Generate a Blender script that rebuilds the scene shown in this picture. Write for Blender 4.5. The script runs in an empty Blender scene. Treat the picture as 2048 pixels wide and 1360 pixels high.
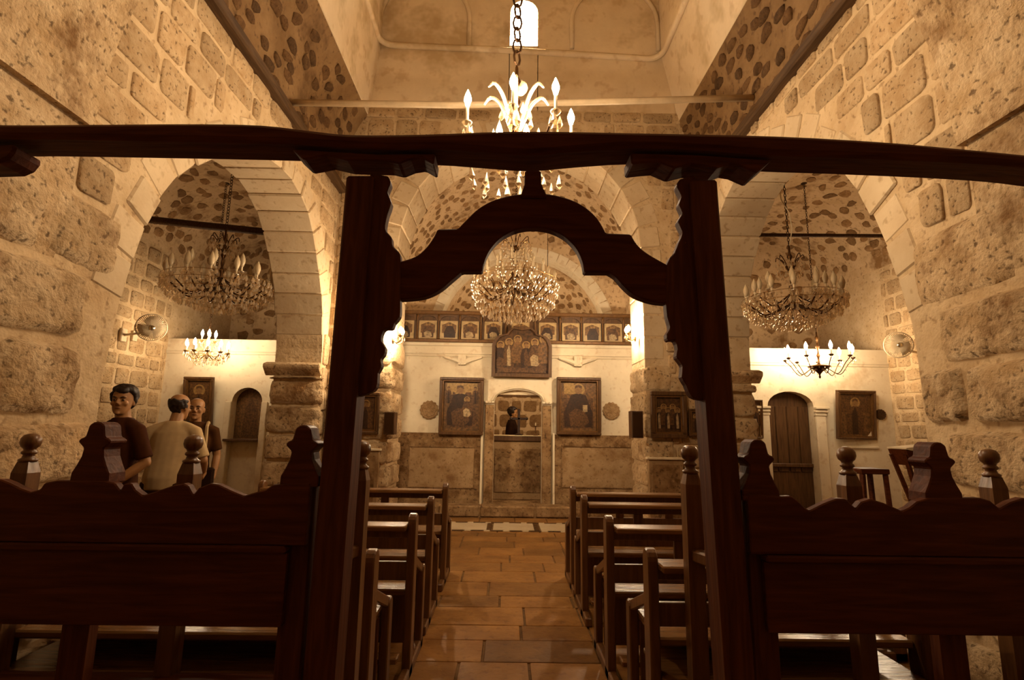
import bpy, bmesh, math, random
from math import sin, cos, pi, sqrt, radians, atan2, hypot
from mathutils import Vector, Matrix, noise

random.seed(7)
scene = bpy.context.scene
col = scene.collection

# ------------------------------------------------------------------ camera
F = 1050.0                                   # focal length in pixels of a 2048 x 1360 frame
EYE = Vector((0.0, 0.0, 1.35))
RIGHT = Vector((0.99979368, -0.01314464, 0.01548589))
UP = Vector((-0.01746609, -0.16712473, 0.98578104))
FWD = Vector((0.01036966, 0.98584813, 0.16731984))
cam_data = bpy.data.cameras.new('camera')
cam_data.sensor_width = 36.0
cam_data.lens = F / 2048.0 * 36.0
cam_data.clip_start = 0.05
cam = bpy.data.objects.new('camera', cam_data)
col.objects.link(cam)
cam.matrix_world = Matrix((
    (RIGHT.x, UP.x, -FWD.x, EYE.x),
    (RIGHT.y, UP.y, -FWD.y, EYE.y),
    (RIGHT.z, UP.z, -FWD.z, EYE.z),
    (0, 0, 0, 1)))
scene.camera = cam

def ray(px, py):
    return RIGHT * ((px - 1024) / F) - UP * ((py - 680) / F) + FWD
def at(px, py, Y):
    d = ray(px, py); return EYE + d * (Y / d.y)
def atx(px, py, X):
    d = ray(px, py); return EYE + d * (X / d.x)

# ------------------------------------------------------------------ world, exposure
world = bpy.data.worlds.new('world'); scene.world = world
world.use_nodes = True
bg = world.node_tree.nodes['Background']
bg.inputs[0].default_value = (1.0, 0.86, 0.66, 1)
bg.inputs[1].default_value = 3.0
vs = scene.view_settings
scene.display_settings.display_device = 'sRGB'
vs.view_transform = 'Standard'; vs.look = 'None'
vs.exposure = 1.15; vs.gamma = 1.0; vs.use_curve_mapping = False
cy = scene.cycles
cy.max_bounces = 5; cy.diffuse_bounces = 3; cy.glossy_bounces = 2; cy.transmission_bounces = 2; cy.transparent_max_bounces = 8
cy.caustics_reflective = False; cy.caustics_refractive = False
BULB_TINT = (1.0, 0.76, 0.50)
BULB = 1.0          # overall strength of every burning bulb

# ------------------------------------------------------------------ helpers
def lerp(a, b, t): return a + (b - a) * t

def tag(o, label=None, cat=None, group=None, kind=None):
    if label: o['label'] = label
    if cat: o['category'] = cat
    if group: o['group'] = group
    if kind: o['kind'] = kind
    return o

def empty(name, loc=(0, 0, 0), rz=0.0):
    o = bpy.data.objects.new(name, None)
    o.empty_display_size = 0.1
    o.location = loc; o.rotation_euler = (0, 0, rz)
    col.objects.link(o)
    return o

def thing(name, label, cat, loc=(0, 0, 0), rz=0.0, group=None):
    return tag(empty(name, loc, rz), label, cat, group)

def link_mesh(name, me, parent=None, mat=None):
    o = bpy.data.objects.new(name, me)
    col.objects.link(o)
    if parent is not None: o.parent = parent
    if mat is not None and not me.materials: me.materials.append(mat)
    return o

def copy_tree(o, parent=None):
    c = o.copy(); col.objects.link(c); c.parent = parent
    for ch in list(o.children): copy_tree(ch, c)
    return c

class MB:
    """collects shapes, builds ONE mesh object"""
    def __init__(s): s.v = []; s.f = []
    def add(s, vs, fs):
        n = len(s.v)
        s.v += [tuple(p) for p in vs]
        s.f += [tuple(i + n for i in f) for f in fs]
        return s
    def box(s, x0, x1, y0, y1, z0, z1):
        return s.add([(x0,y0,z0),(x1,y0,z0),(x1,y1,z0),(x0,y1,z0),(x0,y0,z1),(x1,y0,z1),(x1,y1,z1),(x0,y1,z1)],
                     [(0,3,2,1),(4,5,6,7),(0,1,5,4),(1,2,6,5),(2,3,7,6),(3,0,4,7)])
    def bar(s, a, b, w, h, up=(0, 0, 1)):
        a = Vector(a); b = Vector(b); d = (b - a).normalized()
        sd = d.cross(Vector(up))
        if sd.length < 1e-4: sd = d.cross(Vector((1, 0, 0)))
        sd.normalize(); u = sd.cross(d)
        vs = []
        for p in (a, b):
            for i, j in ((-1,-1),(1,-1),(1,1),(-1,1)):
                vs.append(p + sd * (i * w / 2) + u * (j * h / 2))
        return s.add(vs, [(3,2,1,0),(4,5,6,7),(0,1,5,4),(1,2,6,5),(2,3,7,6),(3,0,4,7)])
    def prism(s, pts, depth):
        """pts: 3-D outline of the front, depth: Vector to the back"""
        n = len(pts); d = Vector(depth)
        vs = [Vector(p) for p in pts] + [Vector(p) + d for p in pts]
        fs = [tuple(range(n)), tuple(range(2 * n - 1, n - 1, -1))]
        fs += [(i, i + n, (i + 1) % n + n, (i + 1) % n) for i in range(n)]
        return s.add(vs, fs)
    def tube(s, path, r, n=8, cap=True):
        path = [Vector(p) for p in path]; m = len(path)
        rs = r if isinstance(r, (list, tuple)) else [r] * m
        vs = []; fs = []
        prev = None
        for i, p in enumerate(path):
            d = (path[min(i + 1, m - 1)] - path[max(i - 1, 0)])
            d = d.normalized() if d.length > 1e-9 else Vector((0, 0, 1))
            if prev is None:
                ref = Vector((0, 0, 1)) if abs(d.z) < 0.9 else Vector((1, 0, 0))
                sd = d.cross(ref).normalized()
            else:
                sd = (prev - d * prev.dot(d))
                sd = sd.normalized() if sd.length > 1e-6 else d.orthogonal().normalized()
            prev = sd; u = d.cross(sd)
            for k in range(n):
                a = 2 * pi * k / n
                vs.append(p + (sd * cos(a) + u * sin(a)) * rs[i])
        for i in range(m - 1):
            for k in range(n):
                fs.append((i*n+k, i*n+(k+1)%n, (i+1)*n+(k+1)%n, (i+1)*n+k))
        if cap:
            fs.append(tuple(range(n - 1, -1, -1))); fs.append(tuple(range((m - 1) * n, m * n)))
        return s.add(vs, fs)
    def lathe(s, prof, c=(0, 0, 0), n=12, axis=None):
        c = Vector(c); vs = []; fs = []
        ax = Vector(axis).normalized() if axis else Vector((0, 0, 1))
        a1 = ax.orthogonal().normalized() if axis else Vector((1, 0, 0)); a2 = ax.cross(a1)
        for r, z in prof:
            for k in range(n):
                a = 2 * pi * k / n
                vs.append(c + ax * z + (a1 * cos(a) + a2 * sin(a)) * max(r, 1e-4))
        m = len(prof)
        for i in range(m - 1):
            for k in range(n):
                fs.append((i*n+k, i*n+(k+1)%n, (i+1)*n+(k+1)%n, (i+1)*n+k))
        fs.append(tuple(range(n - 1, -1, -1))); fs.append(tuple(range((m - 1) * n, m * n)))
        return s.add(vs, fs)
    def torus(s, c, R, r, axis=(0, 0, 1), n=12, m=6, sx=1.0):
        ax = Vector(axis).normalized(); a1 = ax.orthogonal().normalized(); a2 = ax.cross(a1)
        c = Vector(c); vs = []; fs = []
        for i in range(n):
            a = 2 * pi * i / n; rd = a1 * cos(a) * sx + a2 * sin(a)
            for j in range(m):
                b = 2 * pi * j / m
                vs.append(c + rd * R + rd.normalized() * (r * cos(b)) + ax * (r * sin(b)))
        for i in range(n):
            for j in range(m):
                fs.append((i*m+j, ((i+1)%n)*m+j, ((i+1)%n)*m+(j+1)%m, i*m+(j+1)%m))
        return s.add(vs, fs)
    def drop(s, c, w, h, n=6):
        """a cut-glass pendant hanging from c"""
        c = Vector(c)
        vs = [c]
        for zz, rr in ((-0.45, 0.34), (-0.72, 0.5)):
            for k in range(n):
                a = 2 * pi * k / n
                vs.append(c + Vector((cos(a) * rr * w, sin(a) * rr * w, zz * h)))
        vs.append(c + Vector((0, 0, -h)))
        fs = [(0, 1 + (k + 1) % n, 1 + k) for k in range(n)]
        fs += [(1 + k, 1 + (k + 1) % n, 1 + n + (k + 1) % n, 1 + n + k) for k in range(n)]
        fs += [(1 + n + k, 1 + n + (k + 1) % n, 2 * n + 1) for k in range(n)]
        return s.add(vs, fs)
    def build(s, name, mat, parent=None, smooth=False, bevel=0.0, fix=True):
        me = bpy.data.meshes.new(name)
        me.from_pydata([tuple(p) for p in s.v], [], s.f)
        if fix or bevel:
            bm = bmesh.new(); bm.from_mesh(me)
            if bevel:
                bmesh.ops.remove_doubles(bm, verts=bm.verts, dist=1e-5)
                es = [e for e in bm.edges if len(e.link_faces) == 2 and e.calc_face_angle(0) > 0.6]
                bmesh.ops.bevel(bm, geom=es, offset=bevel, segments=1, affect='EDGES', profile=0.5)
            bmesh.ops.recalc_face_normals(bm, faces=bm.faces)
            bm.to_mesh(me); bm.free()
        if smooth:
            me.polygons.foreach_set('use_smooth', [True] * len(me.polygons))
        me.materials.append(mat)
        o = bpy.data.objects.new(name, me); col.objects.link(o)
        if parent is not None: o.parent = parent
        return o

def struct(name, mb, mat, parent=None, **kw):
    o = mb.build(name, mat, parent, **kw)
    if parent is None: o['kind'] = 'structure'
    return o

# ------------------------------------------------------------------ materials
MATS = {}
def new_mat(name):
    m = bpy.data.materials.new(name); m.use_nodes = True
    nt = m.node_tree; b = nt.nodes['Principled BSDF']
    MATS[name] = m
    return m, nt, b

def warm(c, k=1.0):
    """old, dark surfaces are browner than pale ones"""
    t = min(1.0, max(0.0, (c[0] - .05) / .55))
    return (c[0], c[1] * lerp(.76, 1.0, t) * k, c[2] * lerp(.45, .92, t) * k * k)
def stone_mat(name, c1, c2, scale=5.0, rough=0.9, bump=0.5, pits=0.5, rnd=0.25, stain=None, stain_scale=1.2, stain_lo=0.52, stain_hi=0.66):
    k_ = 1.04 if 'plaster' in name else 1.0
    c1 = warm(c1, k_); c2 = warm(c2, k_); stain = warm(stain, k_) if stain else None
    m, nt, b = new_mat(name); N = nt.nodes; L = nt.links
    geo = N.new('ShaderNodeNewGeometry')
    n1 = N.new('ShaderNodeTexNoise'); n1.inputs['Scale'].default_value = scale; n1.inputs['Detail'].default_value = 5; n1.inputs['Roughness'].default_value = 0.65
    L.new(geo.outputs['Position'], n1.inputs['Vector'])
    rp = N.new('ShaderNodeValToRGB'); rp.color_ramp.elements[0].position = 0.32; rp.color_ramp.elements[1].position = 0.7
    rp.color_ramp.elements[0].color = (*c1, 1); rp.color_ramp.elements[1].color = (*c2, 1)
    L.new(n1.outputs['Fac'], rp.inputs['Fac'])
    out = rp.outputs['Color']
    # dark weathering pits
    n2 = N.new('ShaderNodeTexNoise'); n2.inputs['Scale'].default_value = scale * 5; n2.inputs['Detail'].default_value = 2
    L.new(geo.outputs['Position'], n2.inputs['Vector'])
    r2 = N.new('ShaderNodeValToRGB'); r2.color_ramp.elements[0].position = 0.30; r2.color_ramp.elements[1].position = 0.42
    k = 1 - pits
    r2.color_ramp.elements[0].color = (k, k * 0.92, k * 0.85, 1); r2.color_ramp.elements[1].color = (1, 1, 1, 1)
    L.new(n2.outputs['Fac'], r2.inputs['Fac'])
    mx = N.new('ShaderNodeMixRGB'); mx.blend_type = 'MULTIPLY'; mx.inputs[0].default_value = 1
    L.new(out, mx.inputs[1]); L.new(r2.outputs['Color'], mx.inputs[2]); out = mx.outputs['Color']
    if stain:
        n3 = N.new('ShaderNodeTexNoise'); n3.inputs['Scale'].default_value = stain_scale; n3.inputs['Detail'].default_value = 4; n3.inputs['Roughness'].default_value = 0.7
        L.new(geo.outputs['Position'], n3.inputs['Vector'])
        r3 = N.new('ShaderNodeValToRGB'); r3.color_ramp.elements[0].position = stain_lo; r3.color_ramp.elements[1].position = stain_hi
        r3.color_ramp.elements[0].color = (0, 0, 0, 1); r3.color_ramp.elements[1].color = (1, 1, 1, 1)
        L.new(n3.outputs['Fac'], r3.inputs['Fac'])
        mx3 = N.new('ShaderNodeMixRGB'); L.new(r3.outputs['Color'], mx3.inputs[0]); L.new(out, mx3.inputs[1])
        mx3.inputs[2].default_value = (*stain, 1); out = mx3.outputs['Color']
    if rnd:
        oi = N.new('ShaderNodeObjectInfo')
        mr = N.new('ShaderNodeMapRange'); mr.inputs['To Min'].default_value = 1 - rnd; mr.inputs['To Max'].default_value = 1 + rnd * 0.5
        L.new(oi.outputs['Random'], mr.inputs['Value'])
        mx2 = N.new('ShaderNodeMixRGB'); mx2.blend_type = 'MULTIPLY'; mx2.inputs[0].default_value = 1
        L.new(out, mx2.inputs[1]); L.new(mr.outputs['Result'], mx2.inputs[2]); out = mx2.outputs['Color']
    L.new(out, b.inputs['Base Color'])
    b.inputs['Roughness'].default_value = rough
    b.inputs['Specular IOR Level'].default_value = 0.2
    bp = N.new('ShaderNodeBump'); bp.inputs['Strength'].default_value = bump; bp.inputs['Distance'].default_value = 0.03
    ad = N.new('ShaderNodeMath'); ad.operation = 'ADD'
    L.new(n1.outputs['Fac'], ad.inputs[0])
    ml = N.new('ShaderNodeMath'); ml.operation = 'MULTIPLY'; ml.inputs[1].default_value = 0.35
    L.new(n2.outputs['Fac'], ml.inputs[0]); L.new(ml.outputs[0], ad.inputs[1])
    L.new(ad.outputs[0], bp.inputs['Height']); L.new(bp.outputs['Normal'], b.inputs['Normal'])
    return m

def wood_mat(name, c1, c2, axis='X', rough=0.45, spec=0.4, scale=3.0):
    m, nt, b = new_mat(name); N = nt.nodes; L = nt.links
    geo = N.new('ShaderNodeNewGeometry')
    mp = N.new('ShaderNodeMapping'); s = {'X': (1.2, 14, 14), 'Y': (14, 1.2, 14), 'Z': (14, 14, 1.2)}[axis]
    mp.inputs['Scale'].default_value = s
    L.new(geo.outputs['Position'], mp.inputs['Vector'])
    n1 = N.new('ShaderNodeTexNoise'); n1.inputs['Scale'].default_value = scale; n1.inputs['Detail'].default_value = 6; n1.inputs['Distortion'].default_value = 0.6
    L.new(mp.outputs['Vector'], n1.inputs['Vector'])
    rp = N.new('ShaderNodeValToRGB'); rp.color_ramp.elements[0].position = 0.3; rp.color_ramp.elements[1].position = 0.72
    rp.color_ramp.elements[0].color = (*c1, 1); rp.color_ramp.elements[1].color = (*c2, 1)
    L.new(n1.outputs['Fac'], rp.inputs['Fac']); L.new(rp.outputs['Color'], b.inputs['Base Color'])
    b.inputs['Roughness'].default_value = rough; b.inputs['Specular IOR Level'].default_value = spec
    bp = N.new('ShaderNodeBump'); bp.inputs['Strength'].default_value = 0.25; bp.inputs['Distance'].default_value = 0.01
    L.new(n1.outputs['Fac'], bp.inputs['Height']); L.new(bp.outputs['Normal'], b.inputs['Normal'])
    return m

def plain(name, c, rough=0.6, metal=0.0, spec=0.4, var=0.25, scale=9.0):
    c = warm(c)
    m, nt, b = new_mat(name); N = nt.nodes; L = nt.links
    n1 = N.new('ShaderNodeTexNoise'); n1.inputs['Scale'].default_value = scale; n1.inputs['Detail'].default_value = 4
    geo = N.new('ShaderNodeNewGeometry'); L.new(geo.outputs['Position'], n1.inputs['Vector'])
    rp = N.new('ShaderNodeValToRGB'); rp.color_ramp.elements[0].position = 0.3; rp.color_ramp.elements[1].position = 0.7
    rp.color_ramp.elements[0].color = (c[0]*(1-var), c[1]*(1-var), c[2]*(1-var), 1); rp.color_ramp.elements[1].color = (*c, 1)
    L.new(n1.outputs['Fac'], rp.inputs['Fac']); L.new(rp.outputs['Color'], b.inputs['Base Color'])
    b.inputs['Roughness'].default_value = rough; b.inputs['Metallic'].default_value = metal; b.inputs['Specular IOR Level'].default_value = spec
    return m

def glow(name, c, strength):
    m, nt, b = new_mat(name)
    b.inputs['Base Color'].default_value = (0.8, 0.7, 0.5, 1)
    b.inputs['Emission Color'].default_value = (*c, 1); b.inputs['Emission Strength'].default_value = strength
    return m

def crystal_mat(name):
    m, nt, b = new_mat(name); N = nt.nodes; L = nt.links
    nt.nodes.remove(b)
    out = [n for n in N if n.type == 'OUTPUT_MATERIAL'][0]
    tr = N.new('ShaderNodeBsdfTransparent'); tr.inputs[0].default_value = (0.92, 0.82, 0.66, 1)
    gl = N.new('ShaderNodeBsdfGlossy'); gl.inputs['Roughness'].default_value = 0.33; gl.inputs[0].default_value = (1, 0.93, 0.8, 1)
    fr = N.new('ShaderNodeLayerWeight'); fr.inputs[0].default_value = 0.45
    mr = N.new('ShaderNodeMapRange'); mr.inputs['To Min'].default_value = 0.28; mr.inputs['To Max'].default_value = 0.85
    L.new(fr.outputs['Facing'], mr.inputs['Value'])
    m1 = N.new('ShaderNodeMixShader'); L.new(mr.outputs['Result'], m1.inputs[0])
    L.new(tr.outputs[0], m1.inputs[1]); L.new(gl.outputs[0], m1.inputs[2])
    L.new(m1.outputs[0], out.inputs[0])
    return m

M_mortar = stone_mat('mortar', (.50,.36,.22), (.66,.50,.33), 4, bump=0.6, pits=0.35, rnd=0)
M_pier = stone_mat('pier stone', (.42,.295,.17), (.62,.46,.30), 6, bump=0.9, pits=0.65, rnd=0.15, stain=(.22,.14,.075), stain_scale=2.6, stain_lo=.50, stain_hi=.68)
M_ashlar = stone_mat('ashlar stone', (.38,.265,.155), (.55,.41,.265), 7, bump=0.7, pits=0.6, rnd=0.22)
M_smooth = stone_mat('dressed stone', (.56,.42,.28), (.66,.52,.36), 3, bump=0.25, pits=0.25, rnd=0.10)
M_rubble = stone_mat('rubble stone', (.22,.14,.07), (.40,.265,.15), 9, bump=0.9, pits=0.4, rnd=0.35)
M_rubmortar = stone_mat('rubble mortar', (.54,.385,.235), (.68,.50,.33), 3, bump=0.7, pits=0.4, rnd=0, stain=(.26,.17,.09), stain_scale=1.5)
M_cove = stone_mat('shaded cove mortar', (.17,.115,.065), (.27,.19,.115), 3, bump=0.7, pits=0.4, rnd=0, stain=(.11,.07,.038), stain_scale=1.5)  # darker copy of the rubble mortar: shade of the down-facing cove in its colour
M_coverub = stone_mat('shaded cove stone', (.07,.042,.02), (.14,.09,.05), 9, bump=0.9, pits=0.4, rnd=0.35)  # rubble stone darkened likewise, the cove's shade put into the colour
M_plaster = stone_mat('plaster', (.66,.53,.38), (.76,.63,.47), 2, bump=0.2, pits=0.12, rnd=0, stain=(.56,.42,.28), stain_scale=1.6, stain_lo=.56, stain_hi=.7)
M_lantern = stone_mat('lantern plaster', (.64,.47,.31), (.78,.60,.42), 1.3, bump=0.3, pits=0.15, rnd=0, stain=(.50,.36,.22), stain_scale=1.1)
M_dado = stone_mat('weathered dado', (.15,.095,.048), (.38,.27,.165), 5, bump=0.6, pits=0.6, rnd=0.1, stain=(.12,.075,.035), stain_scale=3.5)
M_dadopanel = stone_mat('dado panel', (.27,.19,.115), (.40,.295,.19), 4, bump=0.3, pits=0.35, rnd=0, stain=(.2,.13,.07), stain_scale=2.5)
M_slab = stone_mat('floor slab', (.20,.105,.034), (.35,.195,.07), 4, rough=0.45, bump=0.25, pits=0.25, rnd=0.35)
M_joint = stone_mat('floor joint', (.12,.08,.045), (.20,.14,.08), 8, bump=0.3, rnd=0)
M_marble = stone_mat('white marble', (.50,.40,.28), (.62,.50,.36), 3, rough=0.35, bump=0.1, pits=0.1, rnd=0.1)
M_darktile = stone_mat('dark tile', (.05,.03,.015), (.10,.06,.03), 8, rough=0.4, bump=0.1, rnd=0.1)
M_beam = wood_mat('old dark beam', (.046,.0085,.0012), (.098,.026,.006), 'X', 0.65, 0.12)
M_postw = wood_mat('dark post wood', (.050,.010,.0015), (.11,.032,.008), 'Z', 0.6, 0.15)
M_stall = wood_mat('dark stall wood', (.050,.0090,.0012), (.105,.027,.006), 'X', 0.5, 0.15)
M_timber = wood_mat('grey brown timber', (.045,.022,.008), (.10,.052,.02), 'Y', 0.7, 0.15)
M_pew = wood_mat('varnished pew wood', (.13,.055,.015), (.26,.125,.04), 'X', 0.25, 0.6)
M_pewend = wood_mat('varnished pew end', (.09,.036,.010), (.18,.08,.026), 'Z', 0.32, 0.5)
M_iron = plain('dark iron', (.06,.035,.018), 0.5, 0.7)
M_pipe = plain('painted pipe', (.62,.46,.30), 0.4)
# ================================================================== THE BUILDING
# ---- stone pieces: a few shared shapes, placed one by one
def stone_mesh(name, seed, n=10, mat=None, rag=0.06, power=5.0, rc=None, inset=.80):
    rnd = random.Random(seed)
    me = bpy.data.meshes.new(name); vs = []; fs = []
    ring = []
    if rc is not None:                       # rectangle with clipped corners
        for cx_, cy_, a0 in ((.5, .5, 0), (-.5, .5, 1), (-.5, -.5, 2), (.5, -.5, 3)):
            r0 = rc * rnd.uniform(.6, 1.4)
            for k in range(3):
                a = (a0 + k / 2) * pi / 2
                ring.append(((cx_ - math.copysign(r0, cx_) + r0 * cos(a)) * (1 + rnd.uniform(-rag, rag * .3)), (cy_ - math.copysign(r0, cy_) + r0 * sin(a)) * (1 + rnd.uniform(-rag, rag * .3))))
        n = len(ring)
    else:
        for k in range(n):
            a = 2 * pi * (k + 0.5) / n
            c, s = cos(a), sin(a)
            r = (abs(c) ** power + abs(s) ** power) ** (-1 / power)
            r *= 0.5 * (1 + rnd.uniform(-rag, rag * 0.4))
            ring.append((c * r, s * r))
    for x, y in ring: vs.append((x, y, -0.6))
    for x, y in ring: vs.append((x * 0.985, y * 0.985, 0.55 + rnd.uniform(-.15, .1)))
    for x, y in ring: vs.append((x * inset, y * (inset - .01), 0.95 + rnd.uniform(-.12, .12)))
    vs.append((rnd.uniform(-.1, .1), rnd.uniform(-.1, .1), 1.05 + rnd.uniform(-.1, .15)))
    for q in range(2):
        for k in range(n):
            fs.append((q*n+k, q*n+(k+1)%n, (q+1)*n+(k+1)%n, (q+1)*n+k))
    for k in range(n): fs.append((2*n+k, 2*n+(k+1)%n, 3*n))
    me.from_pydata(vs, [], fs)
    me.polygons.foreach_set('use_smooth', [True] * len(me.polygons))
    me.materials.append(mat)
    return me

def rough_block(name, seed, mat, g=9):
    """bigger rock-faced block for the near piers"""
    me = bpy.data.meshes.new(name); vs = []; fs = []
    off = Vector((seed * 7.3, seed * 3.1, seed * 1.7))
    for j in range(g + 1):
        for i in range(g + 1):
            u = i / g * 2 - 1; v = j / g * 2 - 1
            e = max(abs(u), abs(v))
            uu = u * (1 - 0.06 * abs(v) ** 3); vv = v * (1 - 0.06 * abs(u) ** 3)
            z = 1 - max(0.0, (e - 0.72) / 0.28) ** 2.2 * 1.3
            z += 0.35 * noise.noise(Vector((u * 2, v * 2, 0)) + off) * (1 - e * 0.3) + 0.2 * noise.noise(Vector((u * 5, v * 5, 3)) + off)
            jx = 0.05 * noise.noise(Vector((u, v, 9)) * 1.7 + off)
            vs.append((uu * 0.5 + jx * 0.5, vv * 0.5 + jx * 0.4, z))
    for j in range(g):
        for i in range(g):
            a = j * (g + 1) + i; fs.append((a, a + 1, a + g + 2, a + g + 1))
    me.from_pydata(vs, [], fs)
    me.polygons.foreach_set('use_smooth', [True] * len(me.polygons))
    me.materials.append(mat)
    return me

ASH = [stone_mesh('ashlar_stone', i, 12, M_ashlar, 0.05, rc=.14, inset=.88) for i in range(6)]
RUB = [stone_mesh('rubble_stone', 20 + i, 9, M_rubble, 0.22, 2.6) for i in range(7)]
SMO = [stone_mesh('smooth_stone', 40 + i, 12, M_smooth, 0.02, rc=.04, inset=.95) for i in range(4)]
ROK = [rough_block('rock_block', i + 1, M_pier) for i in range(7)]
COV = [stone_mesh('cove_stone', 25 + i, 9, M_coverub, 0.22, 2.6) for i in range(7)]
SLB = [stone_mesh('slab_stone', 60 + i, 12, M_slab, 0.006, rc=.012, inset=.985) for i in range(5)]

def place(name, me, parent, pos, ub, vb, nb, su, sv, sn, rot=0.0):
    o = bpy.data.objects.new(name, me); col.objects.link(o)
    o.parent = parent
    ub = Vector(ub); vb = Vector(vb); nb = Vector(nb)
    if rot:
        c, s = cos(rot), sin(rot); ub, vb = ub * c + vb * s, vb * c - ub * s
    ub = ub * su; vb = vb * sv; nb = nb * sn
    o.matrix_world = Matrix(((ub.x, vb.x, nb.x, pos[0]), (ub.y, vb.y, nb.y, pos[1]), (ub.z, vb.z, nb.z, pos[2]), (0, 0, 0, 1)))
    return o

def courses(parent, P, u0, u1, v0, v1, hs, ws, keep, meshes, proud=0.02, gap=0.025, name='stone', seed=1, tilt=0.02, minw=.07):
    """coursed masonry on a surface: P(u,v) -> (pos, u-dir, v-dir, normal)"""
    rnd = random.Random(seed); v = v0; n = 0
    while v < v1 - 0.03:
        h = min(rnd.uniform(*hs), v1 - v)
        if v1 - v - h < hs[0] * .6: h = v1 - v
        u = u0 - rnd.uniform(0, ws[0])
        while u < u1:
            w = rnd.uniform(*ws)
            a, b = max(u, u0), min(u + w, u1)
            if b - a > minw:
                # trim against openings: shrink until it fits
                lo, hi = a, b
                ok = [keep(lerp(a, b, (k + .5) / 8), v + h / 2, h / 2) for k in range(8)]
                best = None; k = 0
                while k < 8:
                    if ok[k]:
                        k2 = k
                        while k2 < 8 and ok[k2]: k2 += 1
                        if best is None or k2 - k > best[1] - best[0]: best = (k, k2)
                        k = k2
                    else: k += 1
                if best:
                    lo, hi = lerp(a, b, best[0] / 8), lerp(a, b, best[1] / 8)
                    if hi - lo > minw:
                        pos, ub, vb, nb = P((lo + hi) / 2, v + h / 2 + rnd.uniform(-.006, .006))
                        place(name, rnd.choice(meshes), parent, pos, ub, vb, nb, hi - lo - gap, h - gap, proud * rnd.uniform(.6, 1.3), rnd.uniform(-tilt, tilt)); n += 1
            u += w
        v += h
    return n

def rubble(parent, P, u0, u1, v0, v1, cell, keep, meshes, size=(.5, .85), proud=0.02, name='stone', seed=1, skip=0.12):
    rnd = random.Random(seed); n = 0
    nu = max(1, int((u1 - u0) / cell[0])); nv = max(1, int((v1 - v0) / cell[1]))
    for j in range(nv):
        for i in range(nu):
            if rnd.random() < skip: continue
            u = u0 + (i + 0.5 + 0.5 * (j % 2) + rnd.uniform(-.28, .28)) * cell[0]
            v = v0 + (j + 0.5 + rnd.uniform(-.25, .25)) * cell[1]
            if u < u0 + .04 or u > u1 - .04 or not keep(u, v, cell[1] / 2): continue
            pos, ub, vb, nb = P(u, v)
            place(name, rnd.choice(meshes), parent, pos, ub, vb, nb, cell[0] * rnd.uniform(*size), cell[1] * rnd.uniform(*size), proud * rnd.uniform(.5, 1.4), rnd.uniform(-.5, .5)); n += 1
    return n

def densify(pts, step):
    out = [pts[0]]; acc = 0.0
    for a, b in zip(pts, pts[1:]):
        L = hypot(b[0]-a[0], b[1]-a[1]); t = 0.0
        while acc + (L - t) >= step:
            t += step - acc; acc = 0.0
            out.append((lerp(a[0], b[0], t / L), lerp(a[1], b[1], t / L)))
        acc += L - t
    return out

def smooth_poly(pts, n=6):
    """Catmull-Rom through the points"""
    out = []
    for i in range(len(pts) - 1):
        p0 = pts[max(i - 1, 0)]; p1 = pts[i]; p2 = pts[i + 1]; p3 = pts[min(i + 2, len(pts) - 1)]
        for k in range(n):
            t = k / n
            out.append(tuple(0.5 * ((2*p1[d]) + (-p0[d]+p2[d])*t + (2*p0[d]-5*p1[d]+4*p2[d]-p3[d])*t*t + (-p0[d]+3*p1[d]-3*p2[d]+p3[d])*t**3) for d in range(len(p1))))
    out.append(tuple(pts[-1]))
    return out

def inside(poly, x, y):
    r = False; n = len(poly)
    for i in range(n):
        x1, y1 = poly[i]; x2, y2 = poly[(i + 1) % n]
        if (y1 > y) != (y2 > y) and x < (x2 - x1) * (y - y1) / (y2 - y1) + x1: r = not r
    return r

def voussoirs(parent, pts, to3, depth_vec, thick, mat, step=0.3, proud=0.012, jit=0.01, seed=3, gap=0.008, bevel=0.012, vary=.2):
    """one wedge per step along an opening; pts run round the opening, thick points away from it"""
    rnd = random.Random(seed)
    d = densify(pts, step)
    for a, b in zip(d, d[1:]):
        t = Vector((b[0]-a[0], b[1]-a[1])); L = t.length; t.normalize()
        nrm = Vector((-t.y, t.x))            # towards the masonry (pts run so that the opening is on the right)
        p = proud + rnd.uniform(-jit, jit); th = thick * rnd.uniform(1 - vary, 1 + vary)
        a2 = Vector(a) + t * gap; b2 = Vector(b) - t * gap
        quad = [a2 - nrm * p, b2 - nrm * p, b2 + nrm * th, a2 + nrm * th]
        dv = Vector(depth_vec); dn = dv.normalized()
        m = MB(); m.prism([Vector(to3(q[0], q[1])) - dn * p for q in quad], dv + dn * 2 * p)
        m.build('voussoir', mat, parent, bevel=bevel)

# ------------------------------------------------------------------ floor
floor = struct('floor', MB().box(-6.3, 7.1, -2.6, 12.2, -0.3, -0.012), M_joint)
rnd = random.Random(11)
def slab_rows(x0, x1, y0, y1, dh, ws):
    y = y0
    while y < y1 - 0.05:
        h = min(rnd.uniform(*dh), y1 - y); x = x0 - rnd.uniform(0, ws[0])
        while x < x1:
            w = rnd.uniform(*ws); a, b = max(x, x0), min(x + w, x1)
            if b - a > 0.06:
                place('slab', rnd.choice(SLB), floor, ((a + b) / 2, y + h / 2, -0.012), (1, 0, 0), (0, 1, 0), (0, 0, 1), b - a - .010, h - .010, .0115 * rnd.uniform(.9, 1.0))
            x += w
        y += h
slab_rows(-2.3, 2.5, 1.2, 7.35, (.26, .40), (.38, .75))
slab_rows(-5.65, -2.3, 2.6, 8.75, (.45, .6), (.6, .9))
slab_rows(2.5, 6.45, 2.6, 8.75, (.45, .6), (.6, .9))
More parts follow.
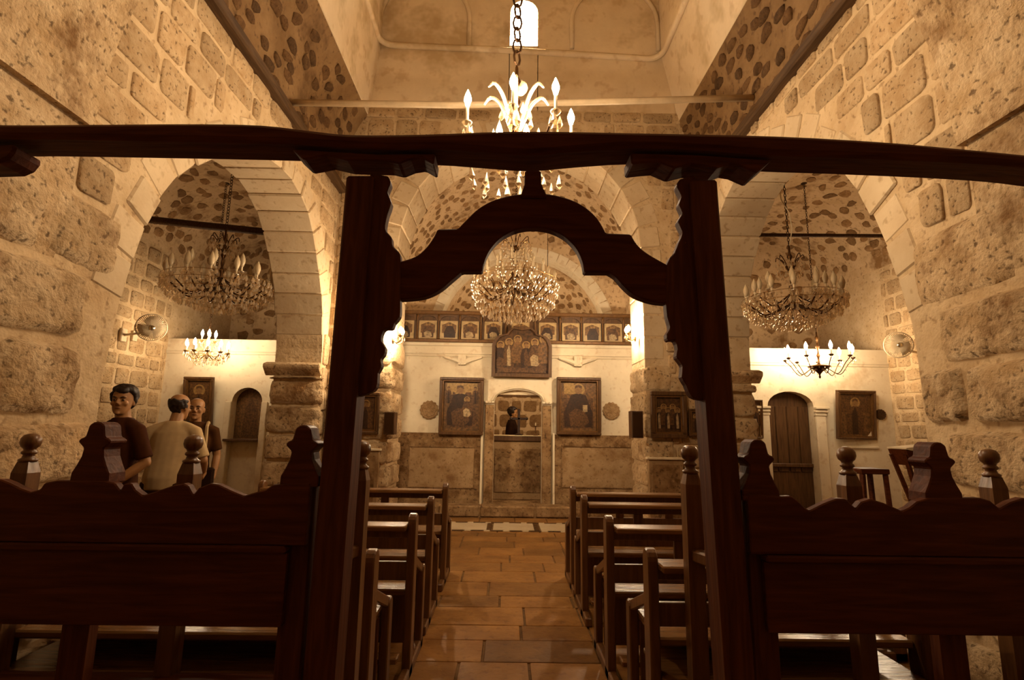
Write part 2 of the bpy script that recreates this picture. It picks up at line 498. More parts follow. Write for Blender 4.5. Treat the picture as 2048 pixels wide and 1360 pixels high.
# marble band before the step: pale tiles, dark little squares and dark border strips
def tile(x0, x1, y0, y1, mat, nm='tile'):
    MB().box(x0, x1, y0, y1, -0.02, 0.0).build(nm, mat, floor, bevel=0.003)
for i in range(-4, 5):
    x0 = -0.15 + i * 0.655
    if -2.3 < x0 and x0 + .655 < 2.5:
        tile(x0 + .01, x0 + .575, 7.46, 7.98, M_marble)
        for y0 in (7.46, 7.64, 7.82): tile(x0 + .585, x0 + .645, y0, y0 + .16, M_darktile)
for y0 in (7.385, 8.01):
    x = -2.25
    while x < 2.4:
        tile(x, x + .16, y0, y0 + .05, M_darktile); tile(x + .17, x + .25, y0, y0 + .05, M_marble); x += .26
slab_rows(-2.3, 2.5, 8.08, 8.44, (.34, .38), (.4, .6))

# raised chancel floor with a worn front edge
step = struct('trim_1', MB().box(-2.25, 2.45, 8.46, 12.0, -0.02, 0.155), M_dado, bevel=0.012)
x = -2.25
while x < 2.4:
    w = rnd.uniform(.5, .9); b = min(x + w, 2.45)
    MB().box(x + .006, b - .006, 8.44, 8.795, 0.0, 0.17).build('step_stone', M_dado, step, bevel=0.02); x = b

# ------------------------------------------------------------------ nave arcade walls
ARCH_L = [(3.02, 0), (3.02, .8), (3.02, 1.59), (3.05, 1.945), (3.085, 2.2), (3.19, 2.62), (3.41, 3.02), (3.68, 3.30), (4.1, 3.62), (4.6, 3.85), (5.11, 3.93), (5.5, 3.86), (5.82, 3.69), (6.24, 3.15), (6.42, 2.75), (6.51, 2.3), (6.52, 1.2), (6.52, 0)]
ARCH_R = [(3.13, 0), (3.13, .8), (3.13, 1.68), (3.14, 2.0), (3.21, 2.34), (3.30, 2.64), (3.49, 3.10), (3.80, 3.50), (4.25, 3.84), (4.8, 4.07), (5.32, 4.13), (5.72, 4.0), (6.08, 3.73), (6.36, 3.35), (6.49, 2.95), (6.52, 2.4), (6.52, 1.2), (6.52, 0)]
def finish_arch(a):
    mid = smooth_poly(a[2:-2], 4)
    return [a[0], a[1]] + mid + [a[-2], a[-1]]
ARCH_L = finish_arch(ARCH_L); ARCH_R = finish_arch(ARCH_R)
XL0, XL1, XR0, XR1 = -2.30, -2.87, 2.50, 3.07
ZC = 4.50          # top of the nave wall, where the timber cornice runs

def arcade(name, arch, x0, x1):
    out = [(-2.5, 0)] + arch + [(7.0, 0), (7.0, ZC), (-2.5, ZC)]
    m = MB(); m.prism([(x0, y, z) for y, z in out], (x1 - x0, 0, 0))
    return struct(name, m, M_mortar)
wall_left = arcade('wall_left', ARCH_L, XL0, XL1)
wall_right = arcade('wall_right', ARCH_R, XR0, XR1)

def arch_keep(arch, marg, ymin=-9, zmin=-9):
    big = [arch[0]] + arch + [arch[-1]]
    cx = (arch[0][0] + arch[-1][0]) / 2
    grown = []
    for y, z in arch:
        dy, dz = y - cx, max(z - 2.0, 0); L = hypot(dy, dz) or 1
        grown.append((y + dy / L * marg, z + dz / L * marg))
    return lambda u, v, hh: not (inside(grown, u, v - hh * .8) or inside(grown, u, v + hh * .8))

for side, (par, arch, X, sgn) in enumerate(((wall_left, ARCH_L, XL0, 1), (wall_right, ARCH_R, XR0, -1))):
    P = lambda u, v, X=X, sgn=sgn: ((X, u, v), (0, sgn, 0), (0, 0, 1), (sgn, 0, 0))
    kp = arch_keep(arch, 0.27)
    # spandrel courses between pier and cornice
    courses(par, P, 2.62, 6.68, 2.55, ZC - .02, (.17, .30), (.26, .52), kp, ASH, 0.022, 0.035, 'stone', 5 + side, 0.03)
    # great rock-faced blocks of the near pier
    courses(par, P, 1.5, arch[3][0] - .02, 0.0, 2.55, (.30, .42), (.45, .75), lambda u, v, h: True, ROK, 0.055, 0.03, 'pier_block', 31 + side, 0.05, .2)
    # upper part of the near pier is smoother, large blocks
    courses(par, P, 1.2, 2.45, 2.55, 3.0, (.4, .45), (.5, .8), lambda u, v, h: True, ROK, 0.03, 0.02, 'pier_block', 41 + side, 0.05, .3)
    # far pier below the impost, nave side
    courses(par, P, 6.53, 6.70, 0.0, 2.5, (.26, .36), (.3, .5), lambda u, v, h: True, ASH, 0.03, 0.02, 'stone', 51 + side)

def jamb_blocks(par, arch, x0, x1, seed):
    rnd = random.Random(seed)
    to3 = lambda y, z: (x0, y, z)
    dv = Vector((x1 - x0, 0, 0))
    # the arch ring proper (dressed stones), from the near springing to the far impost
    ring = [p for p in arch if p[1] >= 2.05]
    sgn = 1
    voussoirs(par, ring, to3, dv, 0.24, M_smooth, 0.26, 0.012, 0.008, seed)
    # far jamb below the impost: rock-faced blocks
    z = 0.0
    sx = 1 if x1 > x0 else -1
    while z < 1.92:
        h = min(rnd.uniform(.28, .36), 1.95 - z); p = rnd.uniform(.02, .06)
        pos = ((x0 + x1) / 2 + rnd.uniform(-.02, .02), 6.52, z + h / 2)
        me = rnd.choice(ROK)
        place('pier_block', me, par, pos, (1, 0, 0), (0, 0, 1), (0, -1, 0), abs(x1 - x0) + .10, h - .015, .07)
        z += h
    # impost stone
    MB().prism([(x0 - .02*sx, 6.52, 1.95), (x0 - .02*sx, 6.42, 2.05), (x0 - .02*sx, 6.42, 2.10), (x0 - .02*sx, 6.52, 2.13)], (x1 - x0 + .13*sx, 0, 0)).build('impost', M_pier, par, bevel=0.012)
    # near jamb blocks (aisle side, seen only from a step aside)
    z = 0.0
    while z < 2.0:
        h = rnd.uniform(.32, .4)
        place('pier_block', rnd.choice(ROK), par, ((x0 + x1) / 2, arch[0][0], z + h / 2), (-1, 0, 0), (0, 0, 1), (0, 1, 0), abs(x1 - x0) - .08, h - .015, .012)
        z += h
jamb_blocks(wall_left, ARCH_L, XL0, XL1, 3)
jamb_blocks(wall_right, ARCH_R, XR0, XR1, 4)

# dark timber cornice along the top of each nave wall
trim2 = struct('trim_2', MB().box(-2.36, -2.20, 2.6, 6.7, ZC - .05, ZC + .05), M_timber, bevel=0.015)
trim3 = struct('trim_3', MB().box(2.40, 2.56, 2.6, 6.7, ZC - .05, ZC + .05), M_timber, bevel=0.015)

# ------------------------------------------------------------------ west part: rib vault over the camera
RZ, RR, RX = 2.9, 2.32, 0.10
def rib_pts(R, n=24): return [(RX - R * cos(pi * k / n), RZ + R * sin(pi * k / n)) for k in range(n + 1)]
m = MB()
inner = rib_pts(RR); 
poly = [(p[0], 2.6, p[1]) for p in inner] + [(2.9, 2.6, RZ), (2.9, 2.6, 9.2), (-2.7, 2.6, 9.2), (-2.7, 2.6, RZ)]
m.prism(poly, (0, -5.1, 0))
rib = struct('ceiling_rib', m, M_pier)
# plaster skin of the rib, down to its springing on the near piers
for sgn, X in ((1, XL0), (-1, XR0)):
    pts = []
    for k in range(9):
        z = lerp(2.05, 2.95, k / 8); pts.append((X + sgn * (-.02 + .06 * min(1, (z - 2.05) / .35)), z))
    m = MB(); pf = [(x, 2.58, z) for x, z in pts] + [(X - sgn * .05, 2.58, 2.95), (X - sgn * .05, 2.58, 2.05)]
    m.prism(pf, (0, -3.0, 0)); m.build('rib_springer', M_pier, rib)
wall_back = struct('wall_back', MB().box(-2.9, 3.1, -2.8, -2.5, 0, 5.5), M_mortar)

# ------------------------------------------------------------------ nave vault: rubble coves, then the lantern
YE = 6.70         # east face of the lantern and of the chancel wall
def cove(side):
    pts = []
    for k in range(9):
        t = k / 8
        if side < 0:
            dx = lerp(2.4, 2.07, t); pts.append((0.1 - dx, ZC + 2.25 * sqrt(max(0, 1 - (dx / 2.4) ** 2))))
        else:
            dx = lerp(2.4, 2.25, t); pts.append((0.1 + dx, ZC + 3.3 * sqrt(max(0, 1 - (dx / 2.4) ** 2))))
    return pts
COVE = {-1: cove(-1), 1: cove(1)}
def cove_P(side):
    pts = COVE[side]
    Ls = [0]
    for a, b in zip(pts, pts[1:]): Ls.append(Ls[-1] + hypot(b[0]-a[0], b[1]-a[1]))
    def P(u, v):
        v = min(max(v, 0.001), Ls[-1] - .001)
        for i in range(len(pts) - 1):
            if Ls[i+1] >= v: break
        t = (v - Ls[i]) / (Ls[i+1] - Ls[i]); a, b = pts[i], pts[i+1]
        d = Vector((b[0]-a[0], 0, b[1]-a[1])).normalized()
        n = Vector((d.z, 0, -d.x)) if side < 0 else Vector((-d.z, 0, d.x))
        return ((lerp(a[0], b[0], t), u, lerp(a[1], b[1], t)), (0, 1, 0) if side < 0 else (0, -1, 0), tuple(d), tuple(n))
    return P, Ls[-1]
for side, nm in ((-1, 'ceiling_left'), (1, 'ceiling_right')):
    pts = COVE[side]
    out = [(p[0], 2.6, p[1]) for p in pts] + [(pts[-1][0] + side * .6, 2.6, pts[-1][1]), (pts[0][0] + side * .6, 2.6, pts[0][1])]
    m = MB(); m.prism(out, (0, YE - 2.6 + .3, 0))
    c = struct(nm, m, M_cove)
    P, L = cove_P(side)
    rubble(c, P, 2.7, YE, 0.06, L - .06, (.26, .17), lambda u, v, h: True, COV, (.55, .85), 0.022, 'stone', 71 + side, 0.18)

RIML, RIMR = COVE[-1][-1], COVE[1][-1]
def lantern_side(side, rim, topx, name):
    z0 = rim[1] - .02
    prof = [(rim[0], z0), (topx, 6.70), (topx - side * .02, 9.2), (topx + side * .4, 9.2), (rim[0] + side * .4, z0)]
    m = MB(); m.prism([(x, 2.6, z) for x, z in prof], (0, YE - 2.6 + .3, 0))
    return struct(name, m, M_lantern)
lantern_side(-1, RIML, -1.86, 'wall_lantern_left')
lantern_side(1, RIMR, 2.13, 'wall_lantern_right')
struct('ceiling', MB().box(-2.8, 3.0, -2.6, 7.4, 9.2, 9.5), M_lantern)

# chancel wall with its round arch, the lantern's east wall above it
CX, CZ, CR = 0.16, 3.72, 1.63
def arc(cx, cz, R, n=20, a0=pi, a1=0.0): return [(cx + R * cos(lerp(a0, a1, k / n)), cz + R * sin(lerp(a0, a1, k / n))) for k in range(n + 1)]
ch = [(CX - CR, 0)] + arc(CX, CZ, CR) + [(CX + CR, 0)]
out = [(-2.87, 0)] + ch + [(3.07, 0), (3.07, 5.75), (-2.87, 5.75)]
m = MB(); m.prism([(x, YE, z) for x, z in out], (0, 0.7, 0))
wall_chancel = struct('wall_chancel', m, M_mortar)
voussoirs(wall_chancel, [(CX - CR, 2.2)] + [p for p in ch if p[1] > 2.3] + [(CX + CR, 2.2)], lambda x, z: (x, YE, z), (0, .7, 0), .30, M_smooth, 0.30, 0.012, 0.008, 9)
kpc = lambda u, v, hh: not ((abs(u - CX) < CR + .28 and v - hh < CZ) or hypot(u - CX, v - CZ) < CR + .3 + hh * .6)
Pc = lambda u, v: ((u, YE, v), (1, 0, 0), (0, 0, 1), (0, -1, 0))
courses(wall_chancel, Pc, -2.28, 2.48, 0.0, 5.75, (.24, .34), (.28, .5), kpc, ASH, 0.03, 0.03, 'stone', 61, 0.03)
# jamb blocks below the springing
rnd = random.Random(8)
for sgn in (-1, 1):
    z = 0.0; X = CX + sgn * CR
    while z < 2.15:
        h = rnd.uniform(.28, .36)
        place('jamb_block', rnd.choice(ROK), wall_chancel, (X, YE + .35, z + h / 2), (0, -sgn, 0) if False else (0, sgn, 0), (0, 0, 1), (-sgn, 0, 0), .76, h - .015, .045)
        place('jamb_block', rnd.choice(ROK), wall_chancel, (X + sgn * .16, YE, z + h / 2), (1, 0, 0), (0, 0, 1), (0, -1, 0), .36, h - .015, .05)
        z += h

# lantern east wall with the arched window
WX0, WX1, WZ0, WZ1 = -0.024, 0.372, 6.76, 7.30
wr = (WX1 - WX0) / 2; wc = (WX0 + WX1) / 2
hole = [(WX0, WZ0), (WX0, WZ1)] + arc(wc, WZ1, wr, 10)[1:-1] + [(WX1, WZ1), (WX1, WZ0)]
out = [(-2.7, 5.75), (WX0, 5.75)] + hole + [(WX1, 5.75), (2.9, 5.75), (2.9, 9.2), (-2.7, 9.2)]
m = MB(); m.prism([(x, YE, z) for x, z in out], (0, .3, 0))
m.box(WX0 - .01, WX1 + .01, YE + .0, YE + .3, 5.75, WZ0)
wall_lantern = struct('wall_lantern_front', m, M_lantern)
# rounded cornice that runs round the lantern
def cornice_path():
    p = [(-1.86, 2.7, 6.70), (-1.86, YE - .22, 6.70)]
    for k in range(1, 6):
        a = pi / 2 * k / 6; p.append((-1.86 + .2 * (1 - cos(a)), YE - .22 + .2 * sin(a), 6.70))
    p += [(-1.66, YE - .02, 6.70), (0.1, YE - .02, 6.66), (1.93, YE - .02, 6.58)]
    for k in range(1, 6):
        a = pi / 2 * k / 6; p.append((1.93 + .2 * sin(a), YE - .02 - .2 * (1 - cos(a)), 6.58))
    p += [(2.13, YE - .24, 6.58), (2.13, 2.7, 6.6)]
    return p
struct('trim_4', MB().tube(cornice_path(), .042, 8), M_lantern, smooth=True)
# blind arches either side of the window
for cx_, R_, nm in ((-1.25, .64, 'trim_5'), (1.48, .62, 'trim_6')):
    pts = [(cx_ - R_, YE - .012, 6.72)] + [(x, YE - .012, z) for x, z in arc(cx_, 7.15, R_, 16)] + [(cx_ + R_, YE - .012, 6.72)]
    struct(nm, MB().tube(pts, [.035] * len(pts), 6), M_lantern, smooth=True)
# window: stone frame lip, pane
win = tag(empty('window_1', (wc, YE + .2, WZ0)), kind='structure')
pane = [(WX0, YE + .2, WZ0)] + [(x, YE + .2, z) for x, z in arc(wc, WZ1, wr, 12)] + [(WX1, YE + .2, WZ0)]
def rel(o, root): o.parent = root; o.matrix_parent_inverse = Matrix.Translation(-Vector(root.location)); return o
M_day = glow('daylit pane', (1.0, .88, .66), 65.0)
rel(MB().prism(pane, (0, .01, 0)).build('pane', M_day), win)
fr = MB()
for x in (WX0 + .012, wc, WX1 - .012): fr.box(x - .008, x + .008, YE + .17, YE + .195, WZ0, WZ1 + (wr if x == wc else .0))
rel(fr.build('glazing_bar', M_plaster), win)

# pale tie pipe across the nave
tp = MB().tube([(XL0 + .03, 4.905, 4.60), (-.6, 4.89, 4.60), (1.0, 4.87, 4.665), (XR0 - .02, 4.855, 4.735)], .034, 8)
tag(tp.build('tie_bar', M_pipe, smooth=True), 'pale painted tie bar across the nave behind the lit chandelier', 'tie bar')

# ------------------------------------------------------------------ chancel bay, apse
VX, VZ, VR = 0.175, 3.6, 2.12
def barrel(name, cx, cz, R, y0, y1, mat, wall_z0, n=24, t=.25, k=1.0):
    sq = lambda pts: [(x, cz + (z - cz) * k) for x, z in pts]
    pi_ = [(cx - R, wall_z0)] + sq(arc(cx, cz, R, n)) + [(cx + R, wall_z0)]
    po = [(cx + R + t, wall_z0)] + sq(arc(cx, cz, R + t, n, 0, pi)) + [(cx - R - t, wall_z0)]
    m = MB(); m.prism([(x, y0, z) for x, z in pi_ + po], (0, y1 - y0, 0))
    return struct(name, m, mat)
def barrel_P(cx, cz, R, k=1.0):
    def P(u, v):                    # v = arc length from the left springing
        a = pi - v / R
        n = Vector((-cos(a) * k, 0, -sin(a))).normalized(); vb = Vector((-n.z, 0, n.x))
        return ((cx + R * cos(a), u, cz + k * R * sin(a)), (0, 1, 0), tuple(vb), tuple(n))
    return P
chv = barrel('ceiling_chancel', VX, VZ, VR, YE + .7, 9.9, M_rubmortar, 0.0)
rubble(chv, barrel_P(VX, VZ, VR), YE + .75, 9.85, .3, pi * VR - .3, (.24, .19), lambda u, v, h: True, RUB, (.5, .8), .02, 'stone', 81, .15)
# apse: wall with a pale arch, half dome behind
AX, AZ, AR, AY = 0.30, 3.10, 1.62, 9.85
m = MB(); ap = [(AX - AR, 0)] + arc(AX, AZ, AR) + [(AX + AR, 0)]
out = [(-2.3, 0)] + ap + [(2.7, 0), (2.7, 6.0), (-2.3, 6.0)]
m.prism([(x, AY, z) for x, z in out], (0, .35, 0))
wall_apse = struct('wall_apse', m, M_rubmortar)
voussoirs(wall_apse, [p for p in ap if p[1] > 2.8], lambda x, z: (x, AY, z), (0, .35, 0), .17, M_plaster, 0.20, .012, .001, 14, gap=.001, bevel=.002, vary=.03)
rubble(wall_apse, lambda u, v: ((u, AY, v), (1, 0, 0), (0, 0, 1), (0, -1, 0)), -1.8, 2.2, 2.9, 5.6, (.25, .2), lambda u, v, h: hypot(u - AX, v - AZ) > AR + .32, RUB, (.5, .8), .02, 'stone', 83, .15)
# half dome and curved wall
m = MB(); nA, nE = 20, 8; vs_ = []; fs_ = []
rows = [(AR, 0.0), (AR, AZ)] + [(AR * cos(pi/2*k/nE), AZ + AR * sin(pi/2*k/nE)) for k in range(1, nE + 1)]
for r_, z_ in rows:
    for k in range(nA + 1):
        a = pi * k / nA; vs_.append((AX - r_ * cos(a), AY + .3 + r_ * sin(a), z_))
for j in range(len(rows) - 1):
    for k in range(nA): fs_.append((j*(nA+1)+k, j*(nA+1)+k+1, (j+1)*(nA+1)+k+1, (j+1)*(nA+1)+k))
m.add(vs_, fs_)
dome = struct('ceiling_apse', m, M_rubmortar, fix=False)
def apse_P(u, v):
    a = u / AR
    n = Vector((cos(a), -sin(a), 0))
    return ((AX - AR * cos(a), AY + .3 + AR * sin(a), v), (sin(a), cos(a), 0), (0, 0, 1), tuple(n))
M_apsestone = stone_mat('apse stone', (.20,.13,.07), (.33,.23,.135), 7, bump=0.6, pits=0.4, rnd=0.2)
APS = [stone_mesh('apse_stone', 90 + i, 10, M_apsestone, 0.06, rc=.2, inset=.88) for i in range(5)]
courses(dome, apse_P, .9, pi * AR - .9, .5, 3.1, (.26, .34), (.26, .40), lambda u, v, h: True, APS, .022, .055, 'stone', 85, .06)
def dome_P(u, v):
    a = u / AR; e = v / AR
    n = Vector((cos(a) * cos(e), -sin(a) * cos(e), -sin(e)))
    vb = Vector((cos(a) * sin(e), -sin(a) * sin(e), cos(e)))
    return ((AX - AR * cos(a) * cos(e), AY + .3 + AR * sin(a) * cos(e), AZ + AR * sin(e)), (sin(a), cos(a), 0), tuple(vb), tuple(n))
rubble(dome, dome_P, .2, pi * AR - .2, .15, pi / 2 * AR * .72, (.27, .22), lambda u, v, h: True, RUB, (.5, .8), .02, 'stone', 87, .15)

# ------------------------------------------------------------------ side aisles
AWL, AWR = -5.70, 6.50
wall_left_aisle = struct('wall_left_aisle', MB().box(AWL - .5, AWL, 0.6, 11.0, 0, 4.22), M_mortar)
wall_right_aisle = struct('wall_right_aisle', MB().box(AWR, AWR + .5, 0.6, 11.0, 0, 4.22), M_mortar)
for par, X, sgn, sd in ((wall_left_aisle, AWL, 1, 101), (wall_right_aisle, AWR, -1, 102)):
    P = lambda u, v, X=X, sgn=sgn: ((X, u, v), (0, sgn, 0), (0, 0, 1), (sgn, 0, 0))
    courses(par, P, 5.2, 8.78, 0.3, 4.15, (.20, .30), (.24, .44), lambda u, v, h: True, ASH, .022, .05, 'stone', sd, .05)
AVL = ((AWL + XL1) / 2, 4.22, (XL1 - AWL) / 2); AVR = ((AWR + XR1) / 2, 4.22, (AWR - XR1) / 2)
for nm, (cx_, cz_, R_), sd in (('ceiling_left_aisle', AVL, 111), ('ceiling_right_aisle', AVR, 112)):
    o = barrel(nm, cx_, cz_, R_, 0.6, 11.0, M_rubmortar, cz_ - .0, k=.72)
    rubble(o, barrel_P(cx_, cz_, R_, .72), 5.0, 10.9, .1, pi * R_ - .1, (.30, .24), lambda u, v, h: True, RUB, (.45, .8), .024, 'stone', sd, .2)
for nm, x0, x1, sd in (('wall_left_apse', AWL, -2.1, 121), ('wall_right_apse', 2.5, AWR, 122)):
    o = struct(nm, MB().box(x0, x1, 10.7, 10.98, 0, 5.6), M_rubmortar)
    rubble(o, lambda u, v: ((u, 10.7, v), (1, 0, 0), (0, 0, 1), (0, -1, 0)), x0 + .05, x1 - .1, 2.6, 5.2, (.32, .24), lambda u, v, h: True, RUB, (.5, .85), .03, 'stone', sd, .12)
struct('wall_left_aisle_back', MB().box(AWL, XL1, 0.3, 0.6, 0, 5.2), M_mortar)
struct('wall_right_aisle_back', MB().box(XR1, AWR, 0.3, 0.6, 0, 5.4), M_mortar)
# partition between chancel bay and the aisle ends
struct('wall_left_chancel', MB().box(-2.87, VX - VR - .25, 7.0, 11.0, 0, 5.6), M_mortar)
struct('wall_right_chancel', MB().box(VX + VR + .25, 3.07, 7.0, 11.0, 0, 5.6), M_mortar)

# timber tie beams across the aisles
a = at(285, 437, 7.0); b = at(520, 462, 7.0)
t = (a - b).normalized()
o = MB().tube([a + t * ((a.x - AWL) / -t.x), (a + b) / 2 + Vector((0, 0, -.01)), b - t * ((XL1 - b.x) / -t.x)], [.05, .055, .05], 8).build('tie_beam', M_timber, smooth=True)
tag(o, 'dark round timber tie beam across the left aisle vault', 'beam')
a = at(1525, 470, 7.0); b = at(1780, 472, 7.0); t = (a - b).normalized()
o = MB().tube([a + t * ((a.x - XR1) / -t.x), (a + b) / 2, b - t * ((AWR - b.x) / -t.x)], [.028, .028, .028], 8).build('tie_beam', M_timber, smooth=True)
tag(o, 'thin dark tie beam across the right aisle vault', 'beam')
# ================================================================== WOODWORK NEAR THE CAMERA
GY = 1.85           # front plane of the gate and of the stall backs
def outline(pts, Y): return [at(x, y, Y) for x, y in pts]

gate = thing('wooden_gate', 'dark carved wooden gate frame with two posts under the long beam', 'gate frame', (0.08, GY + .06, 0))
def gpart(mb, name, mat, bevel=0.0, smooth=False): return rel(mb.build(name, mat, bevel=bevel, smooth=smooth), gate)
def post(p_top, p_bot):
    (xa, xb), yt = p_top; (xc, xd), yb = p_bot
    a, b = at(xa, yt, GY), at(xb, yt, GY); c, d = at(xc, yb, GY), at(xd, yb, GY)
    # carry the edges down to the floor
    def down(t, bt): k = t.z / (t.z - bt.z); return t + (bt - t) * k
    return MB().prism([a, b, down(b, d), down(a, c)], (0, .12, 0))
gpart(post(((692, 747), 350), ((604, 668), 1360)), 'post', M_postw, .008)
gpart(post(((1381, 1435), 358), ((1452, 1512), 1360)), 'post', M_postw, .008)
# little capital blocks (bolsters) under the beam
bol_l = [(580, 328), (604, 349), (622, 346), (650, 341), (692, 350), (775, 352), (797, 357), (820, 348), (842, 345), (866, 358), (869, 337), (760, 338)]
bol_r = [(1400, 340), (1262, 336), (1264, 358), (1290, 355), (1318, 353), (1350, 366), (1384, 358), (1436, 366), (1462, 358), (1482, 361), (1516, 375), (1547, 350)]
def bolo(pts): return [Vector((at(x, y, GY - .01).x, GY - .01, at(x, y, GY + .11).z)) for x, y in pts]
gpart(MB().prism(bolo(bol_l), (0, .12, 0)), 'bolster', M_beam, .006)
gpart(MB().prism(bolo(bol_r), (0, .12, 0)), 'bolster', M_beam, .006)
# scalloped side boards
sb_l = [(742, 345), (776, 352), (781, 366), (774, 384), (782, 404), (775, 426), (770, 450), (772, 462), (783, 474), (784, 490), (797, 503), (801, 522), (800, 606), (799, 632), (788, 646), (783, 658), (770, 657), (763, 668), (762, 682), (770, 696), (767, 710), (760, 719), (763, 732), (755, 746), (754, 766), (746, 782), (716, 793), (712, 700)]
sb_r = [(1386, 350), (1360, 358), (1354, 372), (1364, 392), (1358, 408), (1366, 426), (1356, 442), (1366, 464), (1358, 484), (1350, 505), (1334, 529), (1333, 614), (1337, 640), (1341, 656), (1334, 668), (1337, 682), (1350, 680), (1356, 698), (1353, 714), (1366, 731), (1364, 754), (1373, 770), (1384, 794), (1404, 800), (1412, 700)]
gpart(MB().prism(outline(smooth_poly(sb_l[1:27], 2), GY + .03) + outline([(708, 793), (740, 345)], GY + .03), (0, .045, 0)), 'carved_side_board', M_postw, .004)
gpart(MB().prism(outline(smooth_poly(sb_r[1:24], 2), GY + .03) + outline([(1416, 800), (1390, 350)], GY + .03), (0, .045, 0)), 'carved_side_board', M_postw, .004)
# the ogee arch board
up = smooth_poly([(796, 524), (830, 513), (851, 496), (866, 476), (875, 458)], 4) + smooth_poly([(916, 457), (932, 440), (958, 416), (992, 398), (1035, 388), (1065, 386), (1100, 388), (1140, 398), (1172, 415), (1196, 438), (1212, 466)], 4) + smooth_poly([(1262, 468), (1274, 488), (1296, 507), (1338, 531)], 4)
lo = smooth_poly([(1338, 614), (1300, 610), (1265, 598), (1243, 580), (1226, 561), (1212, 552)], 4) + smooth_poly([(1165, 552), (1161, 530), (1149, 505), (1126, 482), (1096, 468), (1062, 464), (1029, 470), (1000, 486), (979, 510), (968, 536), (966, 550)], 4) + smooth_poly([(926, 550), (905, 568), (880, 588), (848, 601), (796, 606)], 4)
lob = [Vector((q.x, GY + .035, q.z)) for q in outline(lo, GY + .085)]
gpart(MB().prism(outline(up, GY + .035) + lob, (0, .05, 0)), 'arch_board', M_beam, .005)
pend = [(1040, 394), (1046, 377), (1050, 366), (1050, 340), (1082, 340), (1083, 366), (1088, 378), (1096, 394)]
gpart(MB().prism(outline(pend, GY + .02), (0, .08, 0)), 'king_block', M_beam, .006)

# the long uneven beam that rests on the posts and runs into the piers
top = smooth_poly([(-318, 232), (-60, 240), (0, 245), (200, 244), (390, 243), (520, 246), (610, 256), (700, 265), (850, 264), (1040, 258), (1300, 262), (1560, 268), (1760, 279), (1880, 289), (2048, 305), (2160, 318), (2455, 352)], 3)
bot = smooth_poly([(2455, 418), (2160, 383), (2048, 370), (1900, 361), (1700, 353), (1550, 348), (1400, 338), (1270, 334), (1160, 340), (1060, 347), (960, 341), (868, 335), (760, 336), (570, 326), (300, 320), (60, 316), (0, 316), (-60, 314), (-318, 310)], 3)
bl = [Vector((at(x, y, GY - .04).x, GY - .04, at(x, y, GY + .12).z)) for x, y in bot]
bm_ = MB().prism(outline(top, GY - .04) + bl, (0, .16, 0)).build('roof_beam', M_beam, bevel=.018)
tag(bm_, 'long uneven dark timber beam crossing the whole nave above the gate', 'beam')
# short bracket stub by the left end of the beam
st = MB().prism([Vector((at(x, y, GY - .03).x, GY - .03, at(x, y, GY + .09).z)) for x, y in ((-300, 318), (22, 319), (24, 330), (10, 346), (-10, 354), (-300, 362))], (0, .12, 0)).build('beam_bracket', M_beam, bevel=.01)
tag(st, 'dark wooden bracket stub under the left end of the long beam', 'bracket')

# ------------------------------------------------------------------ choir stalls
def poppyhead(X, z0, w=1.0):
    h = [(.066, 0), (.064, .035), (.050, .062), (.038, .09), (.034, .118), (.056, .140), (.050, .150), (.034, .156), (.030, .175), (.026, .196), (.012, .206), (0, .208)]
    pts = [(X + a * w, z0 + b) for a, b in h] + [(X - a * w, z0 + b) for a, b in reversed(h[:-1])]
    return pts
def finial_prof():
    return [(.030, 0), (.034, .006), (.034, .012), (.024, .018), (.020, .030), (.028, .036), (.028, .044), (.021, .050), (.024, .058), (.033, .066), (.038, .082), (.036, .100), (.026, .114), (.010, .120), (0, .121)]

